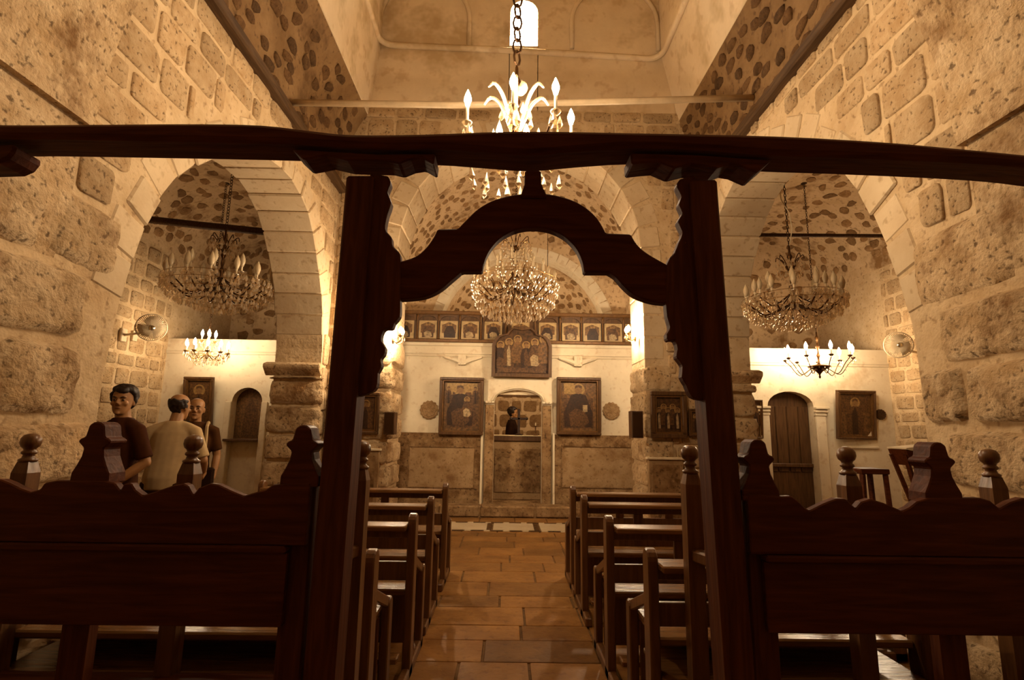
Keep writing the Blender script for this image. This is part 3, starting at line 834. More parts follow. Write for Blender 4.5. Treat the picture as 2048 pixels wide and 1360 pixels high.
def stall(name, label, side, topline, x_in, x_out, uprights, finials, ztop, rail_px, zlow):
    root = thing(name, label, 'bench', ((x_in + x_out) / 2, GY + .2, 0))
    def part(mb, nm, mat=M_stall, **k): return rel(mb.build(nm, mat, **k), root)
    rail_z = at(*rail_px, GY).z
    tl = outline(topline, GY)
    part(MB().prism(tl + [Vector((tl[-1].x, GY, rail_z)), Vector((tl[0].x, GY, rail_z))], (0, .035, 0)), 'upper_back_board', bevel=.004)
    part(MB().box(min(x_in, x_out), max(x_in, x_out), GY - .015, GY + .045, rail_z - .024, rail_z), 'moulding_rail', bevel=.006)
    part(MB().box(min(x_in, x_out) , max(x_in, x_out), GY + .004, GY + .03, zlow, rail_z - .024), 'lower_back_board', bevel=.003)
    # uprights with carved heads
    for X in uprights:
        u = poppyhead(X, ztop)
        m = MB(); m.prism([(x, GY + .005, z) for x, z in u], (0, .085, 0))
        part(m, 'carved_head', bevel=.004)
        part(MB().box(X - .045, X + .045, GY + .036, GY + .09, 0, ztop + .01), 'upright', M_postw, bevel=.006)
    for X, zt in finials:
        Yf = 2.33
        pm = MB(); w = .034; zs = zt - .155
        pm.box(X - w, X + w, Yf - w, Yf + w, 0, zs - .01)
        pm.add([(X-w,Yf-w,zs-.01),(X+w,Yf-w,zs-.01),(X+w,Yf+w,zs-.01),(X-w,Yf+w,zs-.01),(X-.024,Yf-.024,zs+.036),(X+.024,Yf-.024,zs+.036),(X+.024,Yf+.024,zs+.036),(X-.024,Yf+.024,zs+.036)],
               [(4,5,6,7),(0,1,5,4),(1,2,6,5),(2,3,7,6),(3,0,4,7)])
        p = part(pm, 'arm_post', M_pewend)
        f = MB().lathe(finial_prof(), (X, Yf, zt - .121), 14).build('turned_finial', M_pewend, smooth=True)
        rel(f, root)
        # arm rest from the arm post back to the upright
        xu = min(uprights, key=lambda q: abs(q - X))
        part(MB().bar((X, Yf, .84), (xu if abs(xu - X) < .3 else X, GY + .06, .86), .055, .05), 'arm_rest', M_pewend, bevel=.008)
    xa, xb = min(x_in, x_out), max(x_in, x_out)
    part(MB().box(xa, xb, GY + .04, 2.34, .325, .36), 'seat', M_stall, bevel=.006)
    part(MB().box(xa, xb, 2.27, 2.30, .20, .325), 'apron', M_stall, bevel=.004)
    part(MB().box(xa, xb, GY + .03, GY + .07, .26, .325), 'back_rail', M_stall, bevel=.004)
    return root
left_top = [(-190, 966), (-160, 985), (-120, 960), (0, 959), (19, 966), (38, 976), (60, 984), (79, 979), (88, 966), (112, 961), (210, 962), (229, 966), (240, 981), (247, 968), (262, 966), (270, 980), (285, 991), (311, 983), (349, 970), (366, 967), (376, 971), (386, 990), (397, 976), (420, 967), (436, 969), (461, 981), (487, 992), (510, 985), (532, 979), (544, 970), (577, 967), (620, 966)]
right_top = [(1496, 988), (1565, 993), (1584, 992), (1598, 1003), (1610, 1015), (1620, 1021), (1648, 1007), (1674, 997), (1693, 998), (1712, 1017), (1723, 1004), (1742, 998), (1768, 1006), (1805, 1022), (1820, 1015), (1835, 1003), (1858, 996), (1933, 996), (1963, 996), (1982, 1002), (2000, 1017), (2023, 1004), (2048, 996), (2090, 1002), (2130, 1018), (2170, 1000), (2200, 996)]
stall('choir_stall', 'dark carved choir stall bench left of the gate, its scalloped back towards us', -1, left_top, -.72, -2.18, (-1.41, -.70, -2.14), ((-2.04, 1.30), (-1.345, 1.305), (-.617, 1.29)), 1.145, (300, 1088), .70)
stall('choir_stall', 'dark carved choir stall bench right of the gate, its scalloped back towards us', 1, right_top, .88, 2.28, (.885, 1.52, 2.2), ((.807, 1.293), (1.495, 1.297), (2.126, 1.297)), 1.12, (1700, 1112), .70)

# ------------------------------------------------------------------ pews
def rounded_post(m, x0, x1, y0, y1, z1):
    w = (y1 - y0) / 2; c = (y0 + y1) / 2
    pts = [(x0, y0, 0), (x0, y0, z1 - w)] + [(x0, c - w * cos(pi * k / 8), z1 - w + w * sin(pi * k / 8)) for k in range(1, 8)] + [(x0, y1, z1 - w), (x0, y1, 0)]
    m.prism(pts, (x1 - x0, 0, 0)); return m
def pew(label, xin, xout, Y, ztop, grp, loc=None, rz=0.0, nmid=2, kneel=True):
    """local: x along the bench from the aisle end, y towards the altar"""
    sg = 1 if xout > xin else -1; L = abs(xout - xin)
    root = thing('church_pew', label, 'pew', (xin, Y, 0) if loc is None else loc, rz, grp)
    X = lambda a: sg * a
    def box(a0, a1, y0, y1, z0, z1): return MB().box(min(X(a0), X(a1)), max(X(a0), X(a1)), y0, y1, z0, z1)
    P = lambda mb, nm, mat=M_pew, par=root, **k: mb.build(nm, mat, par, **k)
    for a in (0, L - .045):
        m = MB(); rounded_post(m, min(X(a), X(a + .045)), max(X(a), X(a + .045)), -.05, .05, ztop)
        P(m, 'end_post', M_pewend, bevel=.006)
        m = MB(); rounded_post(m, min(X(a), X(a + .045)), max(X(a), X(a + .045)), .34, .42, .50)
        P(m, 'front_post', M_pewend, bevel=.006)
        m = MB(); m.bar((X(a + .0225), .05, .60), (X(a + .0225), .37, .47), .03, .05)
        P(m, 'arm_brace', M_pewend, bevel=.006)
        P(box(a, a + .045, -.20 if kneel else -.06, .43, 0.0, .06), 'sill', M_pewend, bevel=.008)
    P(box(.045, L - .045, -.115, .035, ztop - .085, ztop - .055), 'book_ledge', M_pew, bevel=.006)
    P(box(.045, L - .045, -.02, .02, ztop - .135, ztop - .085), 'top_rail', M_pewend, bevel=.004)
    P(box(.045, L - .045, -.015, .015, .50, .60), 'back_rail', M_pewend, bevel=.004)
    for k in range(nmid):
        a = L * (k + 1) / (nmid + 1)
        P(box(a - .035, a + .035, -.014, .014, .60, ztop - .135), 'slat', M_pewend, bevel=.003)
    P(box(.045, L - .045, .0, .41, .415, .45), 'seat', M_pew, bevel=.008)
    P(box(.045, L - .045, .30, .325, .06, .415), 'front_board', M_pewend)
    if not kneel and nmid > 1: P(box(.045, L - .045, -.08, .26, .29, .315), 'foot_shelf', M_pew, bevel=.006)
    if kneel: P(box(.045, L - .045, -.20, -.12, .14, .17), 'kneeler', M_pew, bevel=.006)
    return root
rows = ['nearest the choir stall', 'second from the choir stall', 'third from the choir stall', 'front row facing the altar']
for k, (Y, xi) in enumerate(((2.50, -.565), (3.16, -.495), (3.93, -.50), (4.88, -.50))):
    pew('brown wooden pew left of the centre aisle, ' + rows[k], xi, -2.18, Y, .865 if k else .81, 'nave pews', kneel=k > 0)
for k, (Y, xi) in enumerate(((2.50, .645), (3.16, .585), (4.12, .585), (4.78, .585))):
    pew('brown wooden pew right of the centre aisle, ' + rows[k], xi, 1.88, Y, .868 if k else .83, 'nave pews', kneel=k > 0)
# a bench set lengthwise along the right side of the nave
pew('brown wooden bench standing lengthwise behind the right choir stall', 0, 1.15, 0, .86, None, (2.03, 4.55, 0), -pi / 2, 1, False)

# ------------------------------------------------------------------ right aisle furniture
p = at(1733, 936, 5.2)
t = thing('prayer_stool', 'small dark wooden stool table standing in the right aisle', 'stool', (p.x, 5.2, 0))
MB().box(-.15, .13, -.14, .14, p.z - .05, p.z).build('top', M_stall, t, bevel=.008)
for sx in (-1, 1):
    for sy in (-1, 1):
        MB().bar((-.01 + sx * .11, sy * .11, p.z - .05), (-.01 + sx * .135, sy * .12, 0), .04, .04).build('leg', M_stall, t, bevel=.004)
for sy in (-1, 1): MB().box(-.12, .1, sy * .115 - .015, sy * .115 + .015, .25, .29).build('stretcher', M_stall, t)
p = at(1826, 905, 5.6)
t = thing('lectern', 'wooden folding lectern with a white cloth on top by the right wall', 'lectern', (p.x, 5.6, 0))
MB().bar((-.16, -.1, p.z - .02), (.16, .02, 0), .035, .035).build('leg', M_stall, t)
MB().bar((-.16, .1, p.z - .02), (.16, .02, 0), .035, .035).build('leg', M_stall, t)
MB().bar((.16, -.1, p.z), (-.16, .02, 0), .035, .035).build('leg', M_stall, t)
MB().bar((.16, .1, p.z), (-.16, .02, 0), .035, .035).build('leg', M_stall, t)
M_cloth = plain('white cloth', (.78, .64, .46), .9, var=.12)
MB().prism([(-.17, -.14, p.z + .05), (.20, -.14, p.z + .09), (.20, -.14, p.z + .075), (.03, -.14, p.z - .01), (-.17, -.14, p.z + .035)], (0, .28, 0)).build('cloth', M_cloth, t)
MB().prism([(-.17, -.13, p.z + .03), (.02, -.13, p.z - .01), (-.12, -.13, p.z - .13)], (0, .26, 0)).build('book_rest', M_stall, t)
# ================================================================== ICON SCREEN AND END WALLS
IY = 8.80
def wall_with_holes(name, x0, x1, z0, z1, holes, y0, d, mat):
    """rectangular wall with doorways that reach down to z0: holes = list of outlines left-foot .. right-foot"""
    out = [(x0, z0)]
    for h in holes: out += h
    out += [(x1, z0), (x1, z1), (x0, z1)]
    return struct(name, MB().prism([(x, y0, z) for x, z in out], (0, d, 0)), mat)
def arch_hole(x0, x1, z0, zs, za, n=12):
    cx = (x0 + x1) / 2; a = (x1 - x0) / 2
    return [(x0, z0), (x0, zs)] + [(cx - a * cos(pi * k / n), zs + (za - zs) * sin(pi * k / n)) for k in range(1, n)] + [(x1, zs), (x1, z0)]
X0, X1 = VX - VR, VX + VR
dl, dr = at(988, 840, IY).x, at(1084, 840, IY).x
z_sp, z_ap = at(1036, 802, IY).z, at(1036, 780, IY).z
DADO_Z = at(1036, 868, IY).z
screen = wall_with_holes('wall_front', X0, X1, .155, 2.78, [arch_hole(dl, dr, .155, z_sp, z_ap)], IY, .22, M_plaster)
# weathered dado below the icons, with two moulded panels
for xa, xb in ((X0, dl - .17), (dr + .17, X1)):
    MB().box(xa + .001, xb, IY - .03, IY, .156, DADO_Z).build('dado', M_dado, screen, bevel=.006)
for (xa, xb) in ((815, 951), (1122, 1270)):
    a = at(xa, 975, IY); b = at(xb, 892, IY)
    m = MB()
    m.box(a.x, b.x, IY - .05, IY - .03, b.z - .03, b.z); m.box(a.x, b.x, IY - .045, IY - .03, a.z, a.z + .02)
    m.box(a.x, a.x + .02, IY - .045, IY - .03, a.z + .02, b.z - .03); m.box(b.x - .02, b.x, IY - .045, IY - .03, a.z + .02, b.z - .03)
    m.build('panel_moulding', M_dado, screen, bevel=.004)
    MB().box(a.x + .02, b.x - .02, IY - .036, IY - .028, a.z + .02, b.z - .03).build('dado_panel', M_dadopanel, screen)
# cornice and fascia of the screen
cz = at(1036, 710, IY).z
m = MB(); m.prism([(X0, IY, cz - .05), (X0, IY - .02, cz - .045), (X0, IY - .035, cz - .01), (X0, IY - .05, cz), (X0, IY - .05, cz + .02), (X0, IY, cz + .02)], (X1 - X0, 0, 0))
m.build('cornice', M_plaster, screen)
MB().box(X0, X1, IY - .03, IY, 2.72, 2.78).build('fascia', M_plaster, screen, bevel=.01)
# door jamb pilasters with little carved capitals, pale edge strips
for sgn, xe in ((-1, dl), (1, dr)):
    p = MB().box(min(xe, xe + sgn * .15), max(xe, xe + sgn * .15), IY - .05, IY, .156, z_sp - .07).build('pilaster', M_dado, screen, bevel=.01)
    c = MB(); c.prism([(xe - sgn * .01, IY - .09, z_sp - .01), (xe + sgn * .17, IY - .09, z_sp - .01), (xe + sgn * .15, IY - .055, z_sp - .07), (xe, IY - .055, z_sp - .07)], (0, .09, 0))
    for k in range(3): c.lathe([(.0, -.012), (.024, -.008), (.028, .012), (.015, .022), (0, .024)], (xe + sgn * (.025 + .052 * k), IY - .085, z_sp - .035), 7)
    c.build('capital', M_plaster, screen)
    xs = xe + sgn * .19
    MB().box(xs - .018, xs + .018, IY - .06, IY, .156, DADO_Z + .02).build('edge_strip', M_plaster, screen, bevel=.005)
# arch moulding round the doorway
pts = [(x, IY - .012, z) for x, z in arch_hole(dl - .03, dr + .03, z_sp - .02, z_sp, z_ap + .035, 16)][1:-1]
MB().tube(pts, .022, 6).build('arch_moulding', M_plaster, screen, smooth=True)
# winged brackets under the cornice
for x0, x1, y0, y1 in ((887, 963, 712, 731), (1118, 1192, 714, 735)):
    a = at((x0 + x1) / 2, (y0 + y1) / 2, IY); hw = (x1 - x0) / 2 / 1050 * 9.0
    m = MB()
    for s in (-1, 1):
        pts = [(a.x + s * hw * t, IY - .035 - .02 * (1 - t), a.z + .055 - .10 * (1 - t) ** 1.6 + (.0 if t < .9 else .01)) for t in (0, .15, .3, .5, .7, .85, 1.0)]
        m.tube(pts, [.05, .045, .042, .038, .034, .03, .02], 7)
    m.box(a.x - .065, a.x + .065, IY - .09, IY, a.z - .075, a.z + .09)
    for dx in (-.03, .0, .03): m.box(a.x + dx - .008, a.x + dx + .008, IY - .1, IY - .085, a.z - .06, a.z + .08)
    m.build('winged_bracket', M_plaster, screen)

M_gilt = plain('old gilt frame', (.17, .095, .035), .45, .2, var=.4, scale=25)
M_frame = wood_mat('brown frame', (.055,.024,.007), (.13,.062,.022), 'Z', .4, .4)
M_pale = plain('pale gold leaf', (.50, .36, .19), .45, .1, var=.35, scale=14)
M_pbg = plain('painted ground', (.20, .115, .048), .5, var=.75, scale=26)
M_pbg2 = plain('darkened painted ground', (.10, .052, .020), .45, var=.75, scale=26)
M_pdark = plain('painted dark robe', (.045, .020, .008), .5, var=.7, scale=34)
M_pmid = plain('painted brown robe', (.13, .070, .028), .5, var=.75, scale=38)
M_plight = plain('painted light robe', (.46, .34, .20), .5, var=.65, scale=34)
M_pface = plain('painted face', (.26, .16, .075), .5, var=.5, scale=60)
M_halo = plain('painted halo', (.36, .24, .10), .4, .2, var=.5, scale=30)

def disc2(cx, cz, r, n=14, sz=1.0): return [(cx + r * cos(2 * pi * k / n), cz + r * sz * sin(2 * pi * k / n)) for k in range(n)]
class Paint:
    """flat painted shapes on a panel, one mesh per colour"""
    def __init__(s): s.m = []; s.y = 0.0
    def add(s, mat, pts):
        s.y -= .0006
        s.m.append((mat.name, MB().prism([(x, s.y, z) for x, z in pts], (0, .0005, 0)), mat))
    def figure(s, cx, z0, h, robe, inner, halo=True, seated=False, wide=1.0):
        w = h * .26 * wide
        hz = z0 + h * .84; r = h * .085
        if halo: s.add(M_halo, disc2(cx, hz, r * 1.75))
        if seated:
            s.add(robe, [(cx - w, z0), (cx - w * 1.05, z0 + h * .32), (cx - w * .75, z0 + h * .55), (cx - w * .55, z0 + h * .72), (cx, z0 + h * .77), (cx + w * .55, z0 + h * .72), (cx + w * .75, z0 + h * .55), (cx + w * 1.05, z0 + h * .32), (cx + w, z0)])
            s.add(inner, [(cx - w * .55, z0 + h * .02), (cx - w * .7, z0 + h * .3), (cx - w * .2, z0 + h * .42), (cx + w * .5, z0 + h * .36), (cx + w * .8, z0 + h * .12), (cx + w * .4, z0 + h * .0)])
        else:
            s.add(robe, [(cx - w * .75, z0), (cx - w * .85, z0 + h * .45), (cx - w * .6, z0 + h * .7), (cx, z0 + h * .77), (cx + w * .6, z0 + h * .7), (cx + w * .85, z0 + h * .45), (cx + w * .75, z0)])
            s.add(inner, [(cx - w * .25, z0), (cx - w * .3, z0 + h * .55), (cx, z0 + h * .74), (cx + w * .25, z0 + h * .5), (cx + w * .3, z0)])
        s.add(M_pface, disc2(cx, hz, r, 12, 1.15))
        s.add(M_pmid, [(cx - r, hz + r * .3), (cx - r * .9, hz + r * 1.1), (cx, hz + r * 1.4), (cx + r * .9, hz + r * 1.1), (cx + r, hz + r * .3), (cx, hz + r * .75)])
    def build(s, parent, at_y):
        for k, m, mat in s.m:
            o = m.build(k.replace(' ', '_'), mat, parent); o.location.y = at_y

def icon(label, x0, x1, y0, y1, Y, fw, fd, scene_fn, tilt=0.0, bg=M_pbg, rz=0.0, ground=None, inner=True):
    a = at(x0, y1, Y); b = at(x1, y0, Y); w = b.x - a.x; h = b.z - a.z
    root = thing('framed_icon', label, 'icon', ((a.x + b.x) / 2, Y, (at((x0 + x1) / 2, y1, Y)).z), rz)
    root.rotation_euler = (tilt, 0, rz)
    W = w / 2
    for nm, m in (('frame_top', MB().box(-W, W, -fd, 0, h - fw, h)), ('frame_bottom', MB().box(-W, W, -fd, 0, 0, fw)),
                  ('frame_side', MB().box(-W, -W + fw, -fd, 0, fw, h - fw)), ('frame_side', MB().box(W - fw, W, -fd, 0, fw, h - fw))):
        m.build(nm, M_frame, root, bevel=min(.008, fw * .2))
    MB().box(-W + .005, W - .005, -.012, -.001, .005, h - .005).build('panel', bg, root)
    if inner:
        m = MB(); e = fw; t = .02; y_a, y_b = -fd * .72, -.012
        m.box(-W + e, W - e, y_a, y_b, e, e + t); m.box(-W + e, W - e, y_a, y_b, h - e - t, h - e)
        m.box(-W + e, -W + e + t, y_a, y_b, e + t, h - e - t); m.box(W - e - t, W - e, y_a, y_b, e + t, h - e - t)
        m.build('gilt_slip', M_gilt, root)
    P = Paint(); scene_fn(P, W - fw - .02, fw + .02, h - fw - .02); P.build(root, -.0125)
    return root

def sc_mother(P, W, z0, z1):
    H = z1 - z0
    P.add(M_halo, [(-W * .85, z0 + H * .72), (-W * .85, z1 - .03), (W * .85, z1 - .03), (W * .85, z0 + H * .72)])
    P.add(M_pmid, [(-W * .9, z0 + H * .2), (-W * .5, z0 + H * .78), (W * .5, z0 + H * .78), (W * .9, z0 + H * .2), (W * .5, z0 + H * .06), (-W * .5, z0 + H * .06)])
    P.figure(-W * .1, z0 + H * .1, H * .86, M_pdark, M_pmid, True, True, 1.15)
    P.figure(W * .28, z0 + H * .28, H * .42, M_pmid, M_plight, True, True, 1.0)
    for s in (-1, 1): P.figure(s * W * .74, z0 + H * .55, H * .36, M_pmid, M_pdark, True, False, .8)
def sc_christ(P, W, z0, z1):
    H = z1 - z0
    P.add(M_halo, [(-W * .8, z0 + H * .74), (-W * .8, z1 - .03), (-W * .25, z1 - .03), (-W * .25, z0 + H * .74)])
    P.add(M_pmid, [(-W * .85, z0 + H * .05), (-W * .8, z0 + H * .66), (W * .8, z0 + H * .66), (W * .85, z0 + H * .05)])
    P.figure(0, z0 + H * .07, H * .9, M_pdark, M_pmid, True, True, 1.2)
    P.add(M_plight, [(W * .25, z0 + H * .38), (W * .25, z0 + H * .52), (W * .5, z0 + H * .52), (W * .5, z0 + H * .38)])
def sc_saint(P, W, z0, z1):
    H = z1 - z0
    P.add(M_pmid, [(-W * .85, z0 + H * .55), (-W * .85, z1 - .02), (W * .85, z1 - .02), (W * .85, z0 + H * .55)])
    P.figure(0, z0 + H * .04, H * .88, M_pmid, M_pdark, True, False, 1.2)
def sc_group(P, W, z0, z1):
    H = z1 - z0
    for k in range(5): P.figure(lerp(-W * .75, W * .75, k / 4), z0 + H * (.10 + .10 * (k % 2)), H * .62, (M_pdark, M_pmid)[k % 2], (M_plight, M_pmid)[k % 2], True, False, .8)
def sc_scene(P, W, z0, z1):
    H = z1 - z0
    P.add(M_pmid, [(-W * .9, z0 + .01), (-W * .9, z0 + H * .3), (W * .9, z0 + H * .38), (W * .9, z0 + .01)])
    P.add(M_plight, [(-W * .5, z0 + H * .2), (-W * .3, z0 + H * .45), (W * .2, z0 + H * .5), (W * .45, z0 + H * .3), (W * .3, z0 + H * .15)])
    P.figure(-W * .05, z0 + H * .3, H * .6, M_pdark, M_pmid, True)
    P.figure(W * .5, z0 + H * .2, H * .5, M_pmid, M_pdark, True)

icon('large framed icon of an enthroned mother and child, left of the altar doorway', 878, 969, 757, 869, IY - .005, .045, .11, sc_mother, .06)
icon('large framed icon of a seated bearded figure, right of the altar doorway', 1112, 1199, 757, 869, IY - .005, .045, .11, sc_christ, .06)

# the broad lobed icon over the doorway
a = at(983, 753, IY - .06); b = at(1103, 655, IY - .06); w = b.x - a.x; h = b.z - a.z
root = thing('framed_icon', 'broad dark icon with a lobed top hanging over the altar doorway', 'icon', ((a.x + b.x) / 2, IY - .055, a.z)); root.rotation_euler = (.07, 0, 0)
def lobed(W, H, e):
    W -= e; z0 = e
    r = [( -W, z0), (-W, H * .62), (-W * .93, H * .72), (-W * .80, H * .80), (-W * .62, H * .83), (-W * .52, H * .84), (-W * .46, H * .90), (-W * .32, H * .965), (0, H - e)]
    return r + [(-x, z) for x, z in reversed(r[:-1])]
W = w / 2
outer = lobed(W, h, 0); inn = lobed(W, h - .02, .055)
m = MB(); n = len(outer)
vs_ = [(x, -.08, z) for x, z in outer] + [(x, -.08, z) for x, z in inn] + [(x, 0, z) for x, z in outer] + [(x, -.02, z) for x, z in inn]
fs_ = []
for k in range(n):
    j = (k + 1) % n
    fs_ += [(k, j, n + j, n + k), (2*n + k, 2*n + j, j, k), (n + k, n + j, 3*n + j, 3*n + k)]
m.add(vs_, fs_); m.build('frame', M_frame, root)
MB().prism([(x, -.02, z) for x, z in lobed(W, h, .02)], (0, .018, 0)).build('panel', M_pbg2, root)
P = Paint()
for k in range(6): P.figure(lerp(-W * .72, W * .72, k / 5), .13 + .05 * (k % 3), h * .56, (M_pdark, M_pmid, M_pbg)[k % 3], (M_plight, M_pmid, M_pbg)[(k * 2 + 1) % 3], True, k % 2 == 0, .9)
P.add(M_pmid, [(-W * .8, .07), (-W * .8, .16), (W * .8, .14), (W * .8, .07)]); P.build(root, -.021)

# the row of small icons on top of the screen
rt = thing('icon_row', 'long carved wooden frame with a row of small saint icons on top of the screen', 'icon row', (VX, IY, 2.78))
def rr(o): return rel(o, rt)
zb, zt = 2.78, 3.30
rr(MB().box(X0, X1, IY + .0, IY + .06, zb, zt).build('back_board', M_frame))
rr(MB().box(X0, X1, IY - .05, IY + .0, zb, zb + .055).build('lower_rail', M_gilt, bevel=.008))
rr(MB().box(X0, X1, IY - .06, IY + .0, zt - .045, zt + .02).build('upper_rail', M_gilt, bevel=.01))
cent = [814, 856, 898.5, 940.6, 982.8, 1041, 1099, 1141, 1183.8, 1226, 1267.6]
cx_ = [at(c, 660, IY).x for c in cent]
edges = [X0 + .015] + [(a + b) / 2 for a, b in zip(cx_, cx_[1:])] + [X1 - .015]
for e in edges: rr(MB().lathe([(.016, 0), (.022, .02), (.014, .04), (.014, zt - zb - .17), (.022, zt - zb - .15), (.016, zt - zb - .10)], (e, IY - .028, zb + .055), 8).build('colonnette', M_gilt, smooth=True))
robes = (M_pdark, M_pmid, M_plight)
for k, c in enumerate(cx_):
    hw = min(.15, (edges[k + 1] - edges[k]) / 2 - .03); c = (edges[k] + edges[k + 1]) / 2
    # arched spandrel head
    zs = zt - .15
    sp = [(c - hw - .03, zs), (c - hw, zs)] + [(c - hw * cos(pi * q / 10), zs + .085 * sin(pi * q / 10)) for q in range(1, 10)] + [(c + hw, zs), (c + hw + .03, zs), (c + hw + .03, zt - .045), (c - hw - .03, zt - .045)]
    rr(MB().prism([(x, IY - .03, z) for x, z in sp], (0, .03, 0)).build('arched_head', M_frame))
    ic = rr(MB().box(c - hw, c + hw, IY - .022, IY - .001, zb + .06, zs + .0).build('icon_panel', M_pale))
    def sub(o): o.parent = ic; return o
    t = .014
    m = MB(); za, zc_ = zb + .06, zs
    m.box(c - hw, c + hw, IY - .032, IY - .022, za, za + t); m.box(c - hw, c + hw, IY - .032, IY - .022, zc_ - t, zc_)
    m.box(c - hw, c - hw + t, IY - .032, IY - .022, za + t, zc_ - t); m.box(c + hw - t, c + hw, IY - .032, IY - .022, za + t, zc_ - t)
    o = rr(m.build('gilt_edge', M_pale, bevel=.003)); 
    P = Paint()
    P.add(M_pbg, [(-hw * .8, .10), (-hw * .8, .24), (0, .29), (hw * .8, .24), (hw * .8, .10)])
    P.figure(((k * 7) % 3 - 1) * .012, .02, .27, robes[k % 2], robes[(k + 1 + (k % 3 == 0)) % 3], True, True, 1.35)
    for kk, mm, mat in P.m:
        o = mm.build(kk.replace(' ', '_'), mat); o.location = (c, IY - .0225, zb + .06); rr(o)

# carved stone rosettes
def rosette(label, px, py, Y, r, mat):
    a = at(px, py, Y)
    root = thing('carved_rosette', label, 'rosette', (a.x, Y, a.z))
    n = 14; pts = []
    for k in range(n * 4):
        q = 2 * pi * k / (n * 4); rr_ = r * (1 + .06 * cos(n * q)); pts.append((rr_ * cos(q), -.03, rr_ * sin(q)))
    MB().prism(pts, (0, .03, 0)).build('plaque', mat, root, bevel=.004)
    m = MB()
    for k in range(8):
        q = 2 * pi * k / 8; m.torus((r * .5 * cos(q), -.032, r * .5 * sin(q)), r * .22, r * .06, (0, 1, 0), 10, 5)
    m.torus((0, -.032, 0), r * .22, r * .07, (0, 1, 0), 12, 5); m.torus((0, -.032, 0), r * .86, r * .05, (0, 1, 0), 24, 5)
    m.build('carving', mat, root, smooth=True)
M_ros = stone_mat('rosette stone', (.28,.19,.11), (.42,.30,.18), 14, bump=.4, rnd=.1)
rosette('round carved stone rosette on the plaster left of the mother and child icon', 859, 820, IY, .152, M_ros)
rosette('round carved stone rosette on the plaster right of the seated figure icon', 1222, 822, IY, .142, M_ros)

# ------------------------------------------------------------------ sanctuary behind the doorway
p = at(1036, 872, 9.35)
al = thing('stone_altar', 'stone altar with a dark cloth-edged top inside the doorway', 'altar', (p.x, 9.6, .155))
AW = .43
MB().box(-AW, AW, -.25, .35, 0, p.z - .155 - .09).build('base', M_dadopanel, al, bevel=.01)
MB().box(-AW - .04, AW + .04, -.29, .39, p.z - .155 - .09, p.z - .155).build('top_slab', M_frame, al, bevel=.01)
MB().box(-AW - .045, AW + .045, -.295, .395, p.z - .155, p.z - .155 + .012).build('altar_cloth', M_cloth, al)
MB().box(-AW + .03, AW - .03, -.265, -.25, .12, p.z - .155 - .22).build('front_panel', M_dado, al, bevel=.005)
ztop = p.z + .012
q = at(1036, 870, 9.45)
crs = thing('altar_cross', 'dark wooden cross standing on the altar', 'cross', (q.x + .01, 9.42, ztop))
m = MB(); m.box(-.022, .022, -.012, .012, .03, .46); m.build('upright', M_pdark, crs, bevel=.004)
MB().box(-.13, .13, -.012, .012, .27, .31).build('crossbar', M_pdark, crs, bevel=.004)
for x in (-.14, .14): MB().lathe([(0, -.02), (.028, -.012), (.028, .012), (0, .02)], (x, 0, .29), 10, axis=(0, 1, 0)).build('trefoil_end', M_pdark, crs)
MB().lathe([(.07, 0), (.07, .012), (.03, .03), (.02, .05)], (0, 0, 0), 12).build('foot', M_pdark, crs)
hl = thing('added_sanctuary_lamp', 'added hanging lamp, out of view behind the screen, that brightens the apse', 'lamp', (.75, 9.5, 2.35))  # unseen lamp, added to light the apse beyond the doorway
MB().tube([(0, 0, .1), (0, 0, VZ + VR * .96 - 2.35)], .006, 6).build('chain', M_iron, hl)
MB().lathe([(.0, -.06), (.03, -.05), (.06, -.01), (.065, .03), (.045, .06), (.05, .08)], (0, 0, 0), 12).build('bowl', M_gilt, hl, smooth=True)
SANCT = hl
q = at(1071, 870, 9.45)
cs = thing('candlestick', 'small metal candlestick on the right of the altar', 'candlestick', (q.x, 9.45, ztop))
MB().lathe([(.045, 0), (.04, .01), (.012, .025), (.012, .06), (.02, .075), (.01, .09), (.01, .15), (.03, .165), (.03, .172)], (0, 0, 0), 12).build('stick', M_gilt, cs, smooth=True)
MB().lathe([(.011, .17), (.011, .22), (.002, .225)], (0, 0, 0), 8).build('candle', M_cloth, cs)
# curtain pelmet in the arch of the doorway
m = MB(); yv = at(1036, 792, IY + .1).z
pts = [(x, IY + .09, z) for x, z in arch_hole(dl + .02, dr - .02, yv + .02, yv + .02, z_ap - .02, 12)]
lun = MB().prism(pts[1:-1], (0, .02, 0)).build('door_pelmet', M_cloth)
tag(lun, 'pale half-round pelmet in the head of the altar doorway', 'pelmet')
rod = MB().tube([(dl, IY + .1, yv), (dr, IY + .1, yv)], .016, 8).build('curtain_rod', M_frame); tag(rod, 'dark curtain rod across the altar doorway', 'rod')

# ------------------------------------------------------------------ loudspeakers and icons on the chancel piers
def speaker(label, x0, x1, y0, y1):
    a = at(x0, y1, YE - .12); b = at(x1, y0, YE - .12); w = b.x - a.x; h = b.z - a.z
    r = thing('loudspeaker', label, 'loudspeaker', ((a.x + b.x) / 2, YE - .04, a.z))
    MB().box(-w/2, w/2, -.13, .03, 0, h).build('cabinet', M_frame, r, bevel=.006)
    MB().box(-w/2 + .012, w/2 - .012, -.136, -.13, .012, h - .012).build('grille', M_iron, r, bevel=.003)
speaker('small brown loudspeaker on the left chancel pier', 768, 792, 824, 869)
speaker('small brown loudspeaker on the right chancel pier', 1262, 1284, 822, 876)
icon('framed icon of a standing saint on the left chancel pier beside the loudspeaker', 702, 762, 786, 868, YE - .045, .035, .05, sc_saint, .03, bg=M_pbg2)
icon('framed icon of a crowd of figures on the right chancel pier', 1301, 1369, 784, 876, YE - .045, .055, .06, sc_group, .03, bg=M_pbg2)
